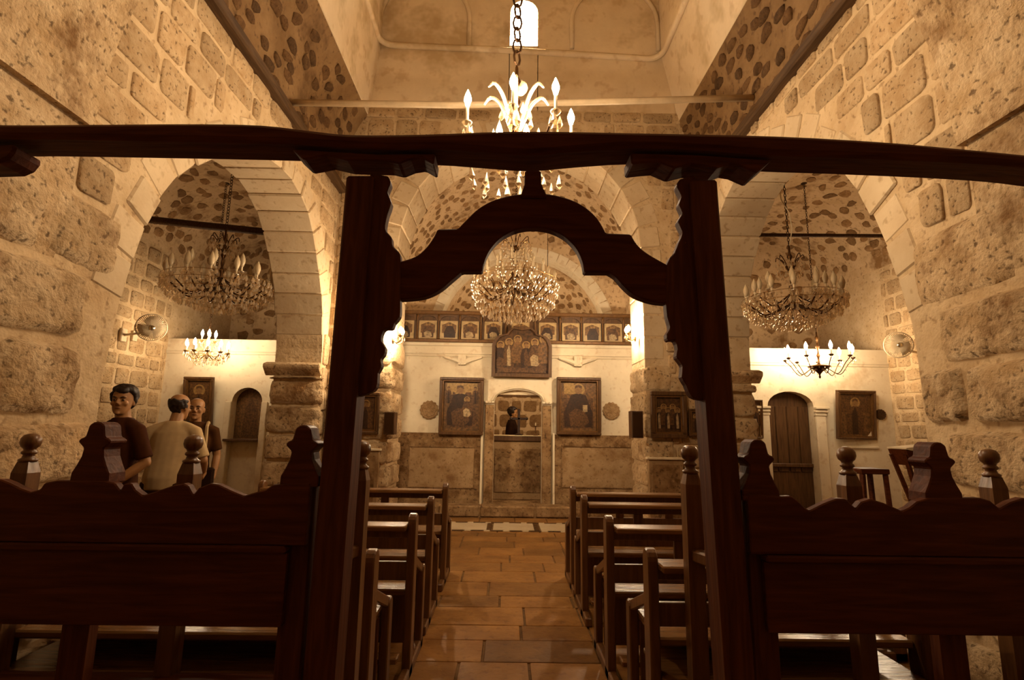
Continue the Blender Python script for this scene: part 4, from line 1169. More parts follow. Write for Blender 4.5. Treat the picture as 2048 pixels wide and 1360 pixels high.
icon('narrow dark icon on the right chancel pier, half hidden by the gate post', 1377, 1404, 818, 872, YE - .045, .02, .04, sc_saint, .03, bg=M_pbg2)
icon('narrow dark icon at the outer edge of the left chancel pier behind the gate post', 654, 690, 788, 868, YE - .045, .03, .04, sc_saint, .03, bg=M_pbg2)
# low framed panels at the foot of both chancel piers
for k, (x0, x1, y0, y1) in enumerate(((720, 760, 902, 985), (1298, 1366, 920, 985))):
    a = at(x0, y1, YE - .06); b = at(x1, y0, YE - .06)
    o = struct('trim_%d' % (7 + k), MB().box(a.x, b.x, YE - .075, YE - .0, .0, b.z), M_dadopanel, bevel=.008)
    MB().box(a.x + .05, b.x - .05, YE - .08, YE - .07, .1, b.z - .06).build('inner_panel', M_dado, o)
    MB().box(a.x - .02, b.x + .02, YE - .10, YE - .0, b.z, b.z + .03).build('ledge', M_plaster, o, bevel=.006)

# ------------------------------------------------------------------ end wall of the left aisle
nl, nr = at(459, 850, IY).x, at(520, 850, IY).x
wall_front_left = wall_with_holes('wall_front_left', AWL, XL1 + .0, 0, 2.77, [arch_hole(nl, nr, 0, at(490, 803, IY).z, at(490, 775, IY).z)], IY, .25, M_plaster)
def prof_cornice(par, xa, xb, z):
    m = MB(); m.prism([(xa, IY, z - .05), (xa, IY - .02, z - .045), (xa, IY - .03, z - .01), (xa, IY - .04, z), (xa, IY - .04, z + .02), (xa, IY, z + .02)], (xb - xa, 0, 0)); m.build('cornice', M_plaster, par)
prof_cornice(wall_front_left, AWL, XL1, at(450, 703, IY).z)
nz = at(490, 878, IY).z
d1 = tag(empty('door_1', ((nl + nr) / 2, IY + .2, 0)), kind='structure')
rel(MB().box(nl - .02, nr + .02, IY + .16, IY + .2, nz, 2.1).build('dark_panel', M_pbg), d1)
rel(MB().box(nl - .02, nr + .02, IY + .10, IY + .2, 0, nz - .04).build('lower_panel', M_plaster), d1)
rel(MB().box(nl - .06, nr - .0, IY - .07, IY + .18, nz - .04, nz).build('sill', M_frame, bevel=.006), d1)
rel(MB().prism([((nl) + .12, IY + .155, nz + .02), (nr - .1, IY + .155, nz + .02), (nr - .14, IY + .155, nz + .5), ((nl + nr) / 2, IY + .155, nz + .66), (nl + .16, IY + .155, nz + .5)], (0, .006, 0)).build('painted_figure', M_pmid), d1)
for xe, sg in ((nl, -1), (nr, 1)): MB().box(min(xe, xe + sg * .10), max(xe, xe + sg * .10), IY - .03, IY, 0, at(490, 803, IY).z).build('pilaster', M_plaster, wall_front_left, bevel=.008)
icon('dark framed icon leaning forward on the left aisle end wall behind the people', 366, 437, 755, 858, IY - .01, .04, .06, sc_saint, .12, bg=M_pbg2)

# ------------------------------------------------------------------ end wall of the right aisle
rl, rr2 = at(1541, 900, IY).x, at(1634, 900, IY).x
zs_, za_ = at(1585, 812, IY).z, at(1585, 783, IY).z
wall_front_right = wall_with_holes('wall_front_right', XR1, AWR, 0, 2.78, [arch_hole(rl, rr2, 0, zs_, za_)], IY, .25, M_plaster)
prof_cornice(wall_front_right, XR1, AWR, at(1640, 727, IY).z)
for xe, sg in ((rl, -1), (rr2, 1)):
    MB().box(min(xe, xe + sg * .17), max(xe, xe + sg * .17), IY - .05, IY, 0, zs_ - .04).build('pilaster', M_plaster, wall_front_right, bevel=.012)
    for q in range(3): MB().box(min(xe - sg * .01, xe + sg * (.18 + .02 * q)), max(xe - sg * .01, xe + sg * (.18 + .02 * q)), IY - .06 - .015 * q, IY, zs_ - .16 + .055 * q, zs_ - .12 + .055 * q).build('capital', M_plaster, wall_front_right, bevel=.006)
    MB().box(min(xe, xe + sg * .2), max(xe, xe + sg * .2), IY - .06, IY, 0, .2).build('pilaster_base', M_plaster, wall_front_right, bevel=.01)
d2 = tag(empty('door_2', ((rl + rr2) / 2, IY + .2, 0)), kind='structure')
rel(MB().prism([(x, IY + .17, z) for x, z in arch_hole(rl - .02, rr2 + .02, 0, zs_, za_ + .02)], (0, .04, 0)).build('door_leaf', M_frame), d2)
for k in range(4):
    xa = lerp(rl, rr2, k / 4) + .01; xb = lerp(rl, rr2, (k + 1) / 4) - .01
    rel(MB().box(xa, xb, IY + .155, IY + .17, .72, zs_).build('plank', M_frame, bevel=.005), d2)
z7 = at(1585, 928, IY).z
rel(MB().box(rl, rr2, IY + .12, IY + .17, z7 - .06, z7).build('lock_rail', M_frame, bevel=.008), d2)
rel(MB().box(rl, rr2, IY + .13, IY + .17, .02, .1).build('bottom_rail', M_frame, bevel=.008), d2)
icon('pale framed icon of a saint leaning from the right aisle end wall beside the door', 1668, 1742, 782, 878, IY - .01, .035, .07, sc_saint, .10, bg=M_pbg, rz=.12)
icon('small dark framed icon on the right aisle end wall next to the pier', 1498, 1520, 800, 876, IY - .01, .02, .05, sc_saint, .08, bg=M_pbg2)
rosette('small dark carved rosette right of the icon in the right aisle', 1760, 829, IY, .085, M_darktile)
m = MB(); a = at(1690, 894, IY); m.box(a.x - .05, a.x + .55, IY - .03, IY, a.z - .02, a.z + .02); m.build('dado_moulding', M_plaster, wall_front_right, bevel=.006)
# ================================================================== LAMPS
M_bronze = plain('dark bronze', (.10, .055, .022), .35, .8, var=.4, scale=30)
M_brass = plain('brass', (.42, .27, .11), .3, .85, var=.3, scale=30)
M_crys = crystal_mat('cut crystal')
M_sleeve = plain('candle sleeve', (.72, .58, .40), .5, var=.1)
M_off = plain('unlit bulb', (.60, .46, .30), .2, var=.1, spec=.6)
M_lit = glow('burning bulb', BULB_TINT, 325 * BULB)
M_lit_l = glow('burning small bulb', BULB_TINT, 68 * BULB)
M_lit_r = glow('burning arm bulb', BULB_TINT, 155 * BULB)
M_lit_s = glow('burning sconce bulb', BULB_TINT, 980 * BULB)
MB().lathe([(.0, 0), (.02, .02), (.024, .05), (.0, .09)], (0, 0, .09), 10).build('added_flame', M_lit_s, SANCT, smooth=True)  # burning part of the added, hidden apse lamp

def chain(m, x, y, z0, z1, link=.045, r=.004):
    z = z0; k = 0
    while z < z1 - link * .4:
        pts = []
        for q in range(9):
            a = 2 * pi * q / 8; h = link * .26 * cos(a); v = link * .5 * sin(a)
            pts.append((x + (h if k % 2 else h * .7), y + (0 if k % 2 else h * .7), z + link * .5 + v))
        m.tube(pts, r, 5, False)
        z += link * .80; k += 1
    return m
def bulb_prof(s=1.0): return [(0, 0), (.009 * s, .002), (.012 * s, .014), (.017 * s, .03), (.016 * s, .046), (.010 * s, .064), (.003 * s, .08), (0, .086)]

def chandelier(name, label, x, y, zanchor, ztop, zhub, tiers, crown=None, basket=(), stemr=.02, lit=False, drop=(.016, .045), metal=None, bulb_s=1.0, finial=True, indiv=False, group=None, cord=None, cluster=0, sag=.13, litm=None, per=5, sleeve=.011):
    """tiers: (z of cups, radius, arms, phase, candle height); basket: (z, radius, count, drop scale)"""
    metal = metal or M_bronze
    root = thing(name, label, 'chandelier', (x, y, zhub), 0, group)
    Z = lambda z: z - zhub
    rnd = random.Random(int(abs(x) * 100 + y * 10))
    c = chain(MB(), 0, 0, Z(ztop), Z(zanchor), .12, .0085) if indiv else chain(MB(), 0, 0, Z(ztop), Z(zanchor), .05)
    c.build('chain', M_iron, root)
    MB().lathe([(.0, Z(zanchor) - .012), (.045, Z(zanchor) - .01), (.05, Z(zanchor) + .01), (.0, Z(zanchor) + .012)], (0, 0, 0), 10).build('ceiling_hook', M_iron, root)
    if cord:
        MB().tube([(dx, dy, Z(z)) for dx, dy, z in cord], .006, 6).build('cord', M_sleeve, root)
    H = Z(ztop)
    prof = [(.0, -.07), (.012, -.06), (.03, -.03), (.045, 0), (.03, .03), (.014, .06)]
    for t in (.3, .55, .8): prof += [(.014, H * t - .04), (stemr * 1.6, H * t), (.014, H * t + .04)]
    prof += [(.012, H - .02), (.006, H)]
    MB().lathe(prof, (0, 0, 0), 10).build('stem', metal, root, smooth=True)
    cry = MB(); loose = []
    def dropat(px, py, pz, s=1.0):
        w, h = drop[0] * s, drop[1] * s
        if indiv: loose.append((px, py, pz, w, h))
        else: cry.drop((px, py, pz), w, h, 5)
    for ti, (zc, Rs, n, ph, chh) in enumerate(tiers):
        for k in range(n):
            a = (ph[k] if isinstance(ph, (list, tuple)) else ph + 2 * pi * k / n)
            ca, sa = cos(a), sin(a); R = Rs[k] if isinstance(Rs, (list, tuple)) else Rs
            zc_ = Z(zc); z0 = 0.02 + ti * .12
            path = [(.02, z0), (R * .3, z0 - sag * .5), (R * .6, min(z0, zc_) - sag), (R * .85, zc_ - sag * .65), (R, zc_ - .03)]
            path = smooth_poly(path, 4)
            MB().tube([(r * ca, r * sa, z) for r, z in path], .007 if R < .5 else .009, 6).build('arm', metal, root, smooth=True)
            MB().lathe([(.006, -.035), (.016, -.028), (.034, -.008), (.038, 0), (.02, .004), (.014, .01)], (R * ca, R * sa, zc_), 10).build('cup', M_crys if not lit or indiv else metal, root, smooth=True)
            cd = MB().lathe([(sleeve, .004), (sleeve, chh)], (R * ca, R * sa, zc_), 8).build('candle_sleeve', M_sleeve, root)
            b = MB().lathe([(r_, z_ * bulb_s) for r_, z_ in bulb_prof(bulb_s)], (R * ca, R * sa, zc_ + chh), 10).build('bulb', (litm or M_lit) if lit else M_off, root, smooth=True)
            for q in range(per):
                q2 = 2 * pi * q / per + rnd.random(); rd = .036
                dropat(R * ca + rd * cos(q2), R * sa + rd * sin(q2), zc_ - .012 - rnd.uniform(0, .02), rnd.uniform(.8, 1.1))
            dropat(R * ca, R * sa, zc_ - .05, 1.25)
            if cluster:
                for q in range(cluster):
                    t = rnd.uniform(.25, .95); r_, z_ = path[int(t * (len(path) - 1))]
                    dropat(r_ * ca + rnd.uniform(-.03, .03), r_ * sa + rnd.uniform(-.03, .03), z_ - rnd.uniform(0, .03), rnd.uniform(.8, 1.2))
    for zb_, Rb, nb, s in basket:
        if Rb > .03 and not indiv:
            MB().torus((0, 0, Z(zb_)), Rb, .003, (0, 0, 1), 28, 4).build('ring', M_brass, root)
        for k in range(nb):
            a = 2 * pi * (k + rnd.uniform(-.2, .2)) / nb
            dropat(Rb * cos(a), Rb * sin(a), Z(zb_) + rnd.uniform(-.012, .012), s * rnd.uniform(.85, 1.15))
    if crown:
        zc, R, n = crown
        for k in range(n):
            a = 2 * pi * k / n + .3
            pth = smooth_poly([(.012, Z(zc) - .16), (R * .5, Z(zc) - .02), (R * .9, Z(zc) + .05), (R, Z(zc))], 4)
            MB().tube([(r * cos(a), r * sin(a), z) for r, z in pth], .006, 5).build('crown_arm', metal, root, smooth=True)
            for q in range(3): dropat(R * cos(a) + rnd.uniform(-.02, .02), R * sin(a) + rnd.uniform(-.02, .02), Z(zc) - .01 - .045 * q, .9)
        for k in range(n * 2):
            a = 2 * pi * k / (n * 2); dropat(R * .6 * cos(a), R * .6 * sin(a), Z(zc) - .03, .9)
    if indiv:
        base = {}
        for px, py, pz, w, h in loose:
            o = link_mesh('crystal_drop', DROP, root); o.location = (px, py, pz); o.scale = (w, w, h)
            o.rotation_euler = (rnd.uniform(-.1, .1), rnd.uniform(-.1, .1), rnd.uniform(0, 1))
    else:
        o = cry.build('crystal_drops', M_crys, root); o['kind'] = 'stuff'
    return root
_d = MB().drop((0, 0, 0), 1, 1, 8); DROP = bpy.data.meshes.new('crystal_drop'); DROP.from_pydata(_d.v, [], _d.f); DROP.materials.append(M_crys)

# 1 the burning chandelier close above the beam
nc = Vector((.04, 3.42, 0))
angs = [radians(a) for a in (15, -42, -95, 194, 75, 112)]
chandelier('crystal_chandelier', 'burning crystal chandelier hanging above the gate in front of the lantern window', nc.x, nc.y, 9.2, 3.95, 3.30,
           [(3.44, [.42, .35, .28, .35, .33, .33], 6, angs, .12)], None, [(3.60, .10, 6, 1.0), (3.46, .16, 8, 1.0), (3.12, .31, 11, .95), (3.085, .2, 9, 1.0), (3.06, .08, 5, 1.1)], lit=True, drop=(.046, .105), bulb_s=1.5, indiv=True, cluster=1, per=3)
nr = bpy.data.objects['crystal_chandelier']
for k in range(7):
    a = 2 * pi * k / 7 + .2; pth = smooth_poly([(.03, .12), (.07, .24), (.12, .36), (.19, .42), (.24, .37)], 4)
    MB().tube([(r * cos(a), r * sin(a), z) for r, z in pth], [.006 + .009 * sin(pi * i / (len(pth) - 1)) for i in range(len(pth))], 6).build('glass_plume', M_crys, nr, smooth=True)
MB().lathe([(0, -.055), (.03, -.046), (.05, -.02), (.055, 0), (.05, .02), (.03, .046), (0, .055)], (.03, .07, .52), 14).build('glass_globe', M_off, nr, smooth=True)
# 2 the great one before the altar
a = at(1030, 580, 7.05)
chandelier('crystal_chandelier', 'large unlit tiered crystal chandelier hanging before the altar', a.x, 7.05, 5.33, 4.02, 3.22,
           [(3.30, .56, 16, .1, .09), (3.48, .40, 10, .3, .09), (3.62, .22, 7, 0, .09)], (3.95, .20, 8),
           [(3.36, .60, 44, 1.2), (3.22, .58, 44, 1.25), (3.10, .54, 44, 1.3), (3.00, .46, 40, 1.3), (2.94, .35, 34, 1.3), (2.91, .22, 22, 1.4), (2.89, .08, 8, 1.5), (3.45, .42, 26, 1.1), (3.62, .26, 18, 1.1), (3.8, .16, 12, 1.1), (3.88, .22, 14, 1.0)], drop=(.030, .075), metal=M_bronze, cluster=5, bulb_s=1.3, sleeve=.017)
# 3, 4 the unlit ones in the two aisles
a = at(440, 570, 6.25)
chandelier('crystal_chandelier', 'large unlit crystal chandelier hanging in the left aisle', a.x, 6.25, 4.22 + .72 * sqrt(max(0, AVL[2] ** 2 - (a.x - AVL[0]) ** 2)), 3.75, 2.98,
           [(3.05, .57, 14, .1, .06), (3.15, .38, 8, .3, .06)], (3.60, .16, 8),
           [(3.06, .62, 50, 1.0), (2.98, .61, 50, 1.0), (2.90, .54, 46, 1.0), (2.84, .44, 42, 1.0), (2.80, .32, 32, 1.0), (2.77, .19, 18, 1.1), (2.75, .05, 5, 1.2), (3.45, .12, 12, 1.0)], drop=(.034, .075), cluster=6, bulb_s=2.0, per=5)
a = at(1585, 590, 5.9)
chandelier('crystal_chandelier', 'large unlit crystal chandelier hanging in the right aisle arch', a.x, 5.9, 4.22 + .72 * sqrt(max(0, AVR[2] ** 2 - (a.x - AVR[0]) ** 2)), 3.55, 2.82,
           [(2.88, .50, 14, .2, .06), (2.98, .34, 8, .3, .06)], (3.36, .15, 8),
           [(2.89, .55, 50, 1.0), (2.81, .54, 50, 1.0), (2.74, .48, 44, 1.0), (2.68, .39, 40, 1.0), (2.64, .28, 30, 1.0), (2.61, .16, 16, 1.1), (2.59, .05, 5, 1.2), (3.2, .1, 10, 1.0)], drop=(.032, .070), cluster=6, bulb_s=1.9, per=5,
           cord=[(0, 0, 3.5), (.05, -.01, 3.75), (.03, -.01, 3.95), (-.05, 0, 4.12), (-.06, 0, 4.4)])
# 5 small burning one before the left end wall
a = at(415, 700, 8.05)
chandelier('crystal_chandelier', 'small burning crystal chandelier in front of the left aisle end wall', a.x, 8.05, 4.22 + .72 * sqrt(max(0, AVL[2] ** 2 - (a.x - AVL[0]) ** 2)), 2.83, 2.40,
           [(2.44, .29, 10, .2, .07), (2.62, .09, 4, .5, .06)], None, [(2.42, .30, 26, 1.1), (2.36, .24, 22, 1.2), (2.30, .15, 16, 1.2), (2.60, .1, 10, 1.0)], lit=True, drop=(.02, .05), metal=M_brass, bulb_s=1.3, cluster=3, sag=.09, litm=M_lit_l)
# 6 burning lamp before the right end wall
a = at(1637, 720, 8.1)
chandelier('arm_chandelier', 'burning bronze arm lamp with a pointed finial in front of the right end wall', a.x, 8.1, 4.22 + .72 * sqrt(max(0, AVR[2] ** 2 - (a.x - AVR[0]) ** 2)), 2.95, 2.40,
           [(2.52, .47, 9, .35, .08)], None, [(2.40, .14, 12, 1.1), (2.36, .09, 8, 1.0)], lit=True, drop=(.018, .045), bulb_s=1.5, cluster=3, sag=.16, litm=M_lit_r)
r = bpy.data.objects['arm_chandelier']
MB().lathe([(0, -.20), (.012, -.19), (.018, -.17), (.010, -.155), (.016, -.13), (.05, -.09), (.11, -.045), (.16, -.02), (.165, -.005), (.05, .0)], (0, 0, 0), 14).build('bowl', M_bronze, r, smooth=True)

# wall sconces on the jambs of the chancel arch
def sconce(label, X, sgn, px, py):
    p = atx(px, py, X + sgn * .12)
    r = thing('wall_sconce', label, 'sconce', (X, p.y, p.z))
    MB().lathe([(0, 0), (.05, .002), (.045, .015), (.015, .02)], (sgn * .012, 0, -.08), 12, axis=(sgn, 0, 0)).build('wall_plate', M_brass, r, smooth=True)
    for k, dy in enumerate((-.06, .06)):
        pts = smooth_poly([(sgn * .02, 0, -.08), (sgn * .07, dy * .6, -.12), (sgn * .12, dy, -.09), (sgn * .12, dy, -.05)], 4)
        MB().tube(pts, .006, 6).build('arm', M_brass, r, smooth=True)
        MB().lathe([(.008, -.05), (.03, -.035), (.03, -.03), (.012, -.028), (.011, .0)], (sgn * .12, dy, 0), 10).build('cup', M_brass, r)
        MB().lathe([(q * 1.0, z) for q, z in bulb_prof(1.5)], (sgn * .12, dy, 0), 10).build('bulb', M_lit_s, r, smooth=True)
        for q in range(5):
            a = 2 * pi * q / 5; o = link_mesh('crystal_drop', DROP, r); o.location = (sgn * .12 + .03 * cos(a), dy + .03 * sin(a), -.036); o.scale = (.018, .018, .05)
sconce('burning wall sconce on the left jamb of the chancel arch', CX - CR + .04, 1, 803, 668)
sconce('burning wall sconce on the right jamb of the chancel arch', CX + CR - .04, -1, 1255, 664)

# ------------------------------------------------------------------ wall fans in the aisles
M_fanp = plain('cream fan plastic', (.66, .52, .36), .4, var=.08)
M_chrome = plain('chrome', (.7, .6, .45), .15, .9)
def wall_fan(label, X, sgn, px, py, Y, yaw, tilt):
    p = at(px, py, Y)
    r = thing('wall_fan', label, 'fan', (X, Y + .12, p.z - .1))
    MB().box(min(0, sgn * .05), max(0, sgn * .05), -.06, .06, -.10, .10).build('wall_bracket', M_fanp, r, bevel=.01)
    hub = Vector((p.x - X, -.12, .10))
    ax = Vector((sin(yaw) * cos(tilt), -cos(yaw) * cos(tilt), sin(tilt)))
    MB().tube([(sgn * .04, 0, 0), hub - ax * -.0 + Vector((0, .06, -.04)) * 1.0, hub - ax * .10], .018, 8).build('arm', M_fanp, r, smooth=True)
    MB().lathe([(.03, -.14), (.06, -.12), (.065, -.05), (.04, -.03)], hub, 12, axis=ax).build('motor', M_fanp, r, smooth=True)
    R = .195
    g = MB(); a1 = ax.orthogonal().normalized(); a2 = ax.cross(a1)
    for k in range(48):
        q = 2 * pi * k / 48; d = a1 * cos(q) + a2 * sin(q)
        g.tube([hub + d * .035 + ax * .055, hub + d * R * .6 + ax * .05, hub + d * R], .0034, 4, False)
        g.tube([hub + d * .05 - ax * .05, hub + d * R * .7 - ax * .04, hub + d * R], .0034, 4, False)
    g.build('guard_wires', M_fanp, r)
    MB().torus(hub, R, .008, ax, 32, 6).build('guard_rim', M_fanp, r, smooth=True)
    MB().lathe([(0, .05), (.036, .05), (.036, .062), (.0, .066)], hub, 14, axis=ax).build('badge', M_chrome, r, smooth=True)
    for k in range(3):
        b = MB(); pts = []
        for j in range(9):
            q = 2 * pi * k / 3 + lerp(-.95, .75, j / 8); rr_ = R * .88 * (1 - .25 * (j / 8) ** 3)
            pts.append((q, rr_, lerp(-.022, .022, j / 8)))
        vs_ = [hub + (a1 * cos(q) + a2 * sin(q)) * .03 + ax * d * .5 for q, R_, d in pts] + [hub + (a1 * cos(q) + a2 * sin(q)) * R_ + ax * d for q, R_, d in pts]
        fs_ = [(j, j + 1, 9 + j + 1, 9 + j) for j in range(8)]
        n0 = len(vs_); vs_ += [v + ax * .004 for v in vs_]; fs_ += [tuple(i + n0 for i in reversed(f)) for f in fs_]
        b.add(vs_, fs_); b.build('blade', M_fanp, r, smooth=True)
wall_fan('cream wall fan on the left aisle wall', AWL, 1, 303, 655, 7.6, .75, -.25)
wall_fan('cream wall fan on the right aisle wall behind the near pier', AWR, -1, 1797, 690, 7.9, -.35, -.12)
# small socket boxes under the left fan
p = atx(268, 672, AWL + .02)
o = MB().box(AWL + .005, AWL + .045, p.y - .05, p.y + .05, p.z - .08, p.z + .08).build('switch_box', M_fanp, bevel=.006)
tag(o, 'small pale switch box on the left aisle wall beside the fan', 'switch box')
# ================================================================== PEOPLE
def remeshed(name, mb, voxel, mat, parent, smooth=4):
    me = bpy.data.meshes.new(name + '_raw'); me.from_pydata([tuple(v) for v in mb.v], [], mb.f)
    bm = bmesh.new(); bm.from_mesh(me); bmesh.ops.recalc_face_normals(bm, faces=bm.faces); bm.to_mesh(me); bm.free()
    o = bpy.data.objects.new(name + '_raw', me); col.objects.link(o)
    r = o.modifiers.new('r', 'REMESH'); r.mode = 'VOXEL'; r.voxel_size = voxel
    s = o.modifiers.new('s', 'SMOOTH'); s.iterations = smooth; s.factor = .5
    dg = bpy.context.evaluated_depsgraph_get(); dg.update()
    res = bpy.data.meshes.new_from_object(o.evaluated_get(dg))
    bpy.data.objects.remove(o); bpy.data.meshes.remove(me)
    res.name = name; res.materials.clear(); res.materials.append(mat)
    res.polygons.foreach_set('use_smooth', [True] * len(res.polygons))
    q = bpy.data.objects.new(name, res); col.objects.link(q); q.parent = parent
    return q
def loft(m, rings, n=18):
    """rings: (cx, cy, z, rx, ry)"""
    vs = []; fs = []
    for cx, cy, z, rx, ry in rings:
        for k in range(n):
            a = 2 * pi * k / n; vs.append((cx + rx * cos(a), cy + ry * sin(a), z))
    for i in range(len(rings) - 1):
        for k in range(n): fs.append((i*n+k, i*n+(k+1)%n, (i+1)*n+(k+1)%n, (i+1)*n+k))
    fs.append(tuple(range(n - 1, -1, -1))); fs.append(tuple(range((len(rings) - 1) * n, len(rings) * n)))
    m.add(vs, fs)
def ball(m, c, r, sx=1, sy=1, sz=1, n=10):
    prof = [(sin(pi * k / 7), -cos(pi * k / 7)) for k in range(8)]
    vs = []; fs = []
    for rr_, zz in prof:
        for k in range(n):
            a = 2 * pi * k / n; vs.append((c[0] + r * sx * max(rr_, .02) * cos(a), c[1] + r * sy * max(rr_, .02) * sin(a), c[2] + r * sz * zz))
    for i in range(7):
        for k in range(n): fs.append((i*n+k, i*n+(k+1)%n, (i+1)*n+(k+1)%n, (i+1)*n+k))
    fs.append(tuple(range(n - 1, -1, -1))); fs.append(tuple(range(7 * n, 8 * n)))
    m.add(vs, fs)

HEAD = [(.000, .026, -.078, -.030), (.012, .040, -.088, -.01), (.03, .052, -.091, .015), (.055, .061, -.091, .04), (.08, .067, -.090, .065), (.105, .071, -.087, .085), (.13, .074, -.090, .096), (.155, .075, -.088, .100), (.18, .071, -.079, .097), (.20, .060, -.063, .083), (.216, .042, -.040, .060), (.226, .016, -.010, .024)]
def hand(m, w, d, palm_n, s=1.0, curl=.5):
    """w wrist point, d direction of the hand, palm_n palm normal"""
    w = Vector(w); d = Vector(d).normalized(); pn = Vector(palm_n); pn = (pn - d * pn.dot(d)).normalized(); sd = d.cross(pn)
    for t in (.0, .02, .045, .07, .085):
        for q in (-.026, -.009, .009, .026): ball(m, w + d * t + sd * q * (1 if t > .02 else .6), .0145 * s, n=6)
    for q, L in ((-.030, .062), (-.010, .074), (.010, .078), (.030, .070)):
        b = w + d * .088 + sd * q
        k1 = b + (d * cos(curl * .6) + pn * sin(curl * .6)) * L * .48
        k2 = k1 + (d * cos(curl * 1.5) + pn * sin(curl * 1.5)) * L * .32
        k3 = k2 + (d * cos(curl * 2.2) + pn * sin(curl * 2.2)) * L * .24
        m.tube([b - d * .02, b, k1, k2, k3], [.0095, .0092, .0085, .0078, .006], 7)
    t0 = w + d * .025 - sd * .028; t1 = t0 - sd * .026 + d * .028 + pn * .012; t2 = t1 + d * .030 + pn * .012 - sd * .004
    m.tube([t0 + sd * .01, t0, t1, t2], [.013, .0125, .0105, .007], 7)

M_skin = plain('skin', (.34, .185, .085), .55, var=.12, scale=20)
M_hair = plain('dark hair', (.020, .010, .004), .55, var=.5, scale=60)
M_eye = plain('eye', (.20, .13, .07), .5, var=.02); M_pupil = plain('pupil', (.01, .006, .003), .2)
M_lip = plain('lips', (.22, .10, .05), .5)
M_dkshirt = plain('dark t-shirt', (.055, .020, .007), .9, var=.3, scale=12, spec=.1)
M_whshirt = plain('pale shirt', (.50, .37, .22), .9, var=.2, scale=10, spec=.1)
M_blk = plain('black shirt', (.022, .010, .004), .9, var=.3, spec=.1)
M_vest = plain('dark vest', (.06, .028, .010), .9, var=.3, spec=.1)
M_trous = plain('dark trousers', (.05, .028, .012), .9, var=.3, spec=.1)
M_shoe = plain('leather shoe', (.03, .015, .006), .4)

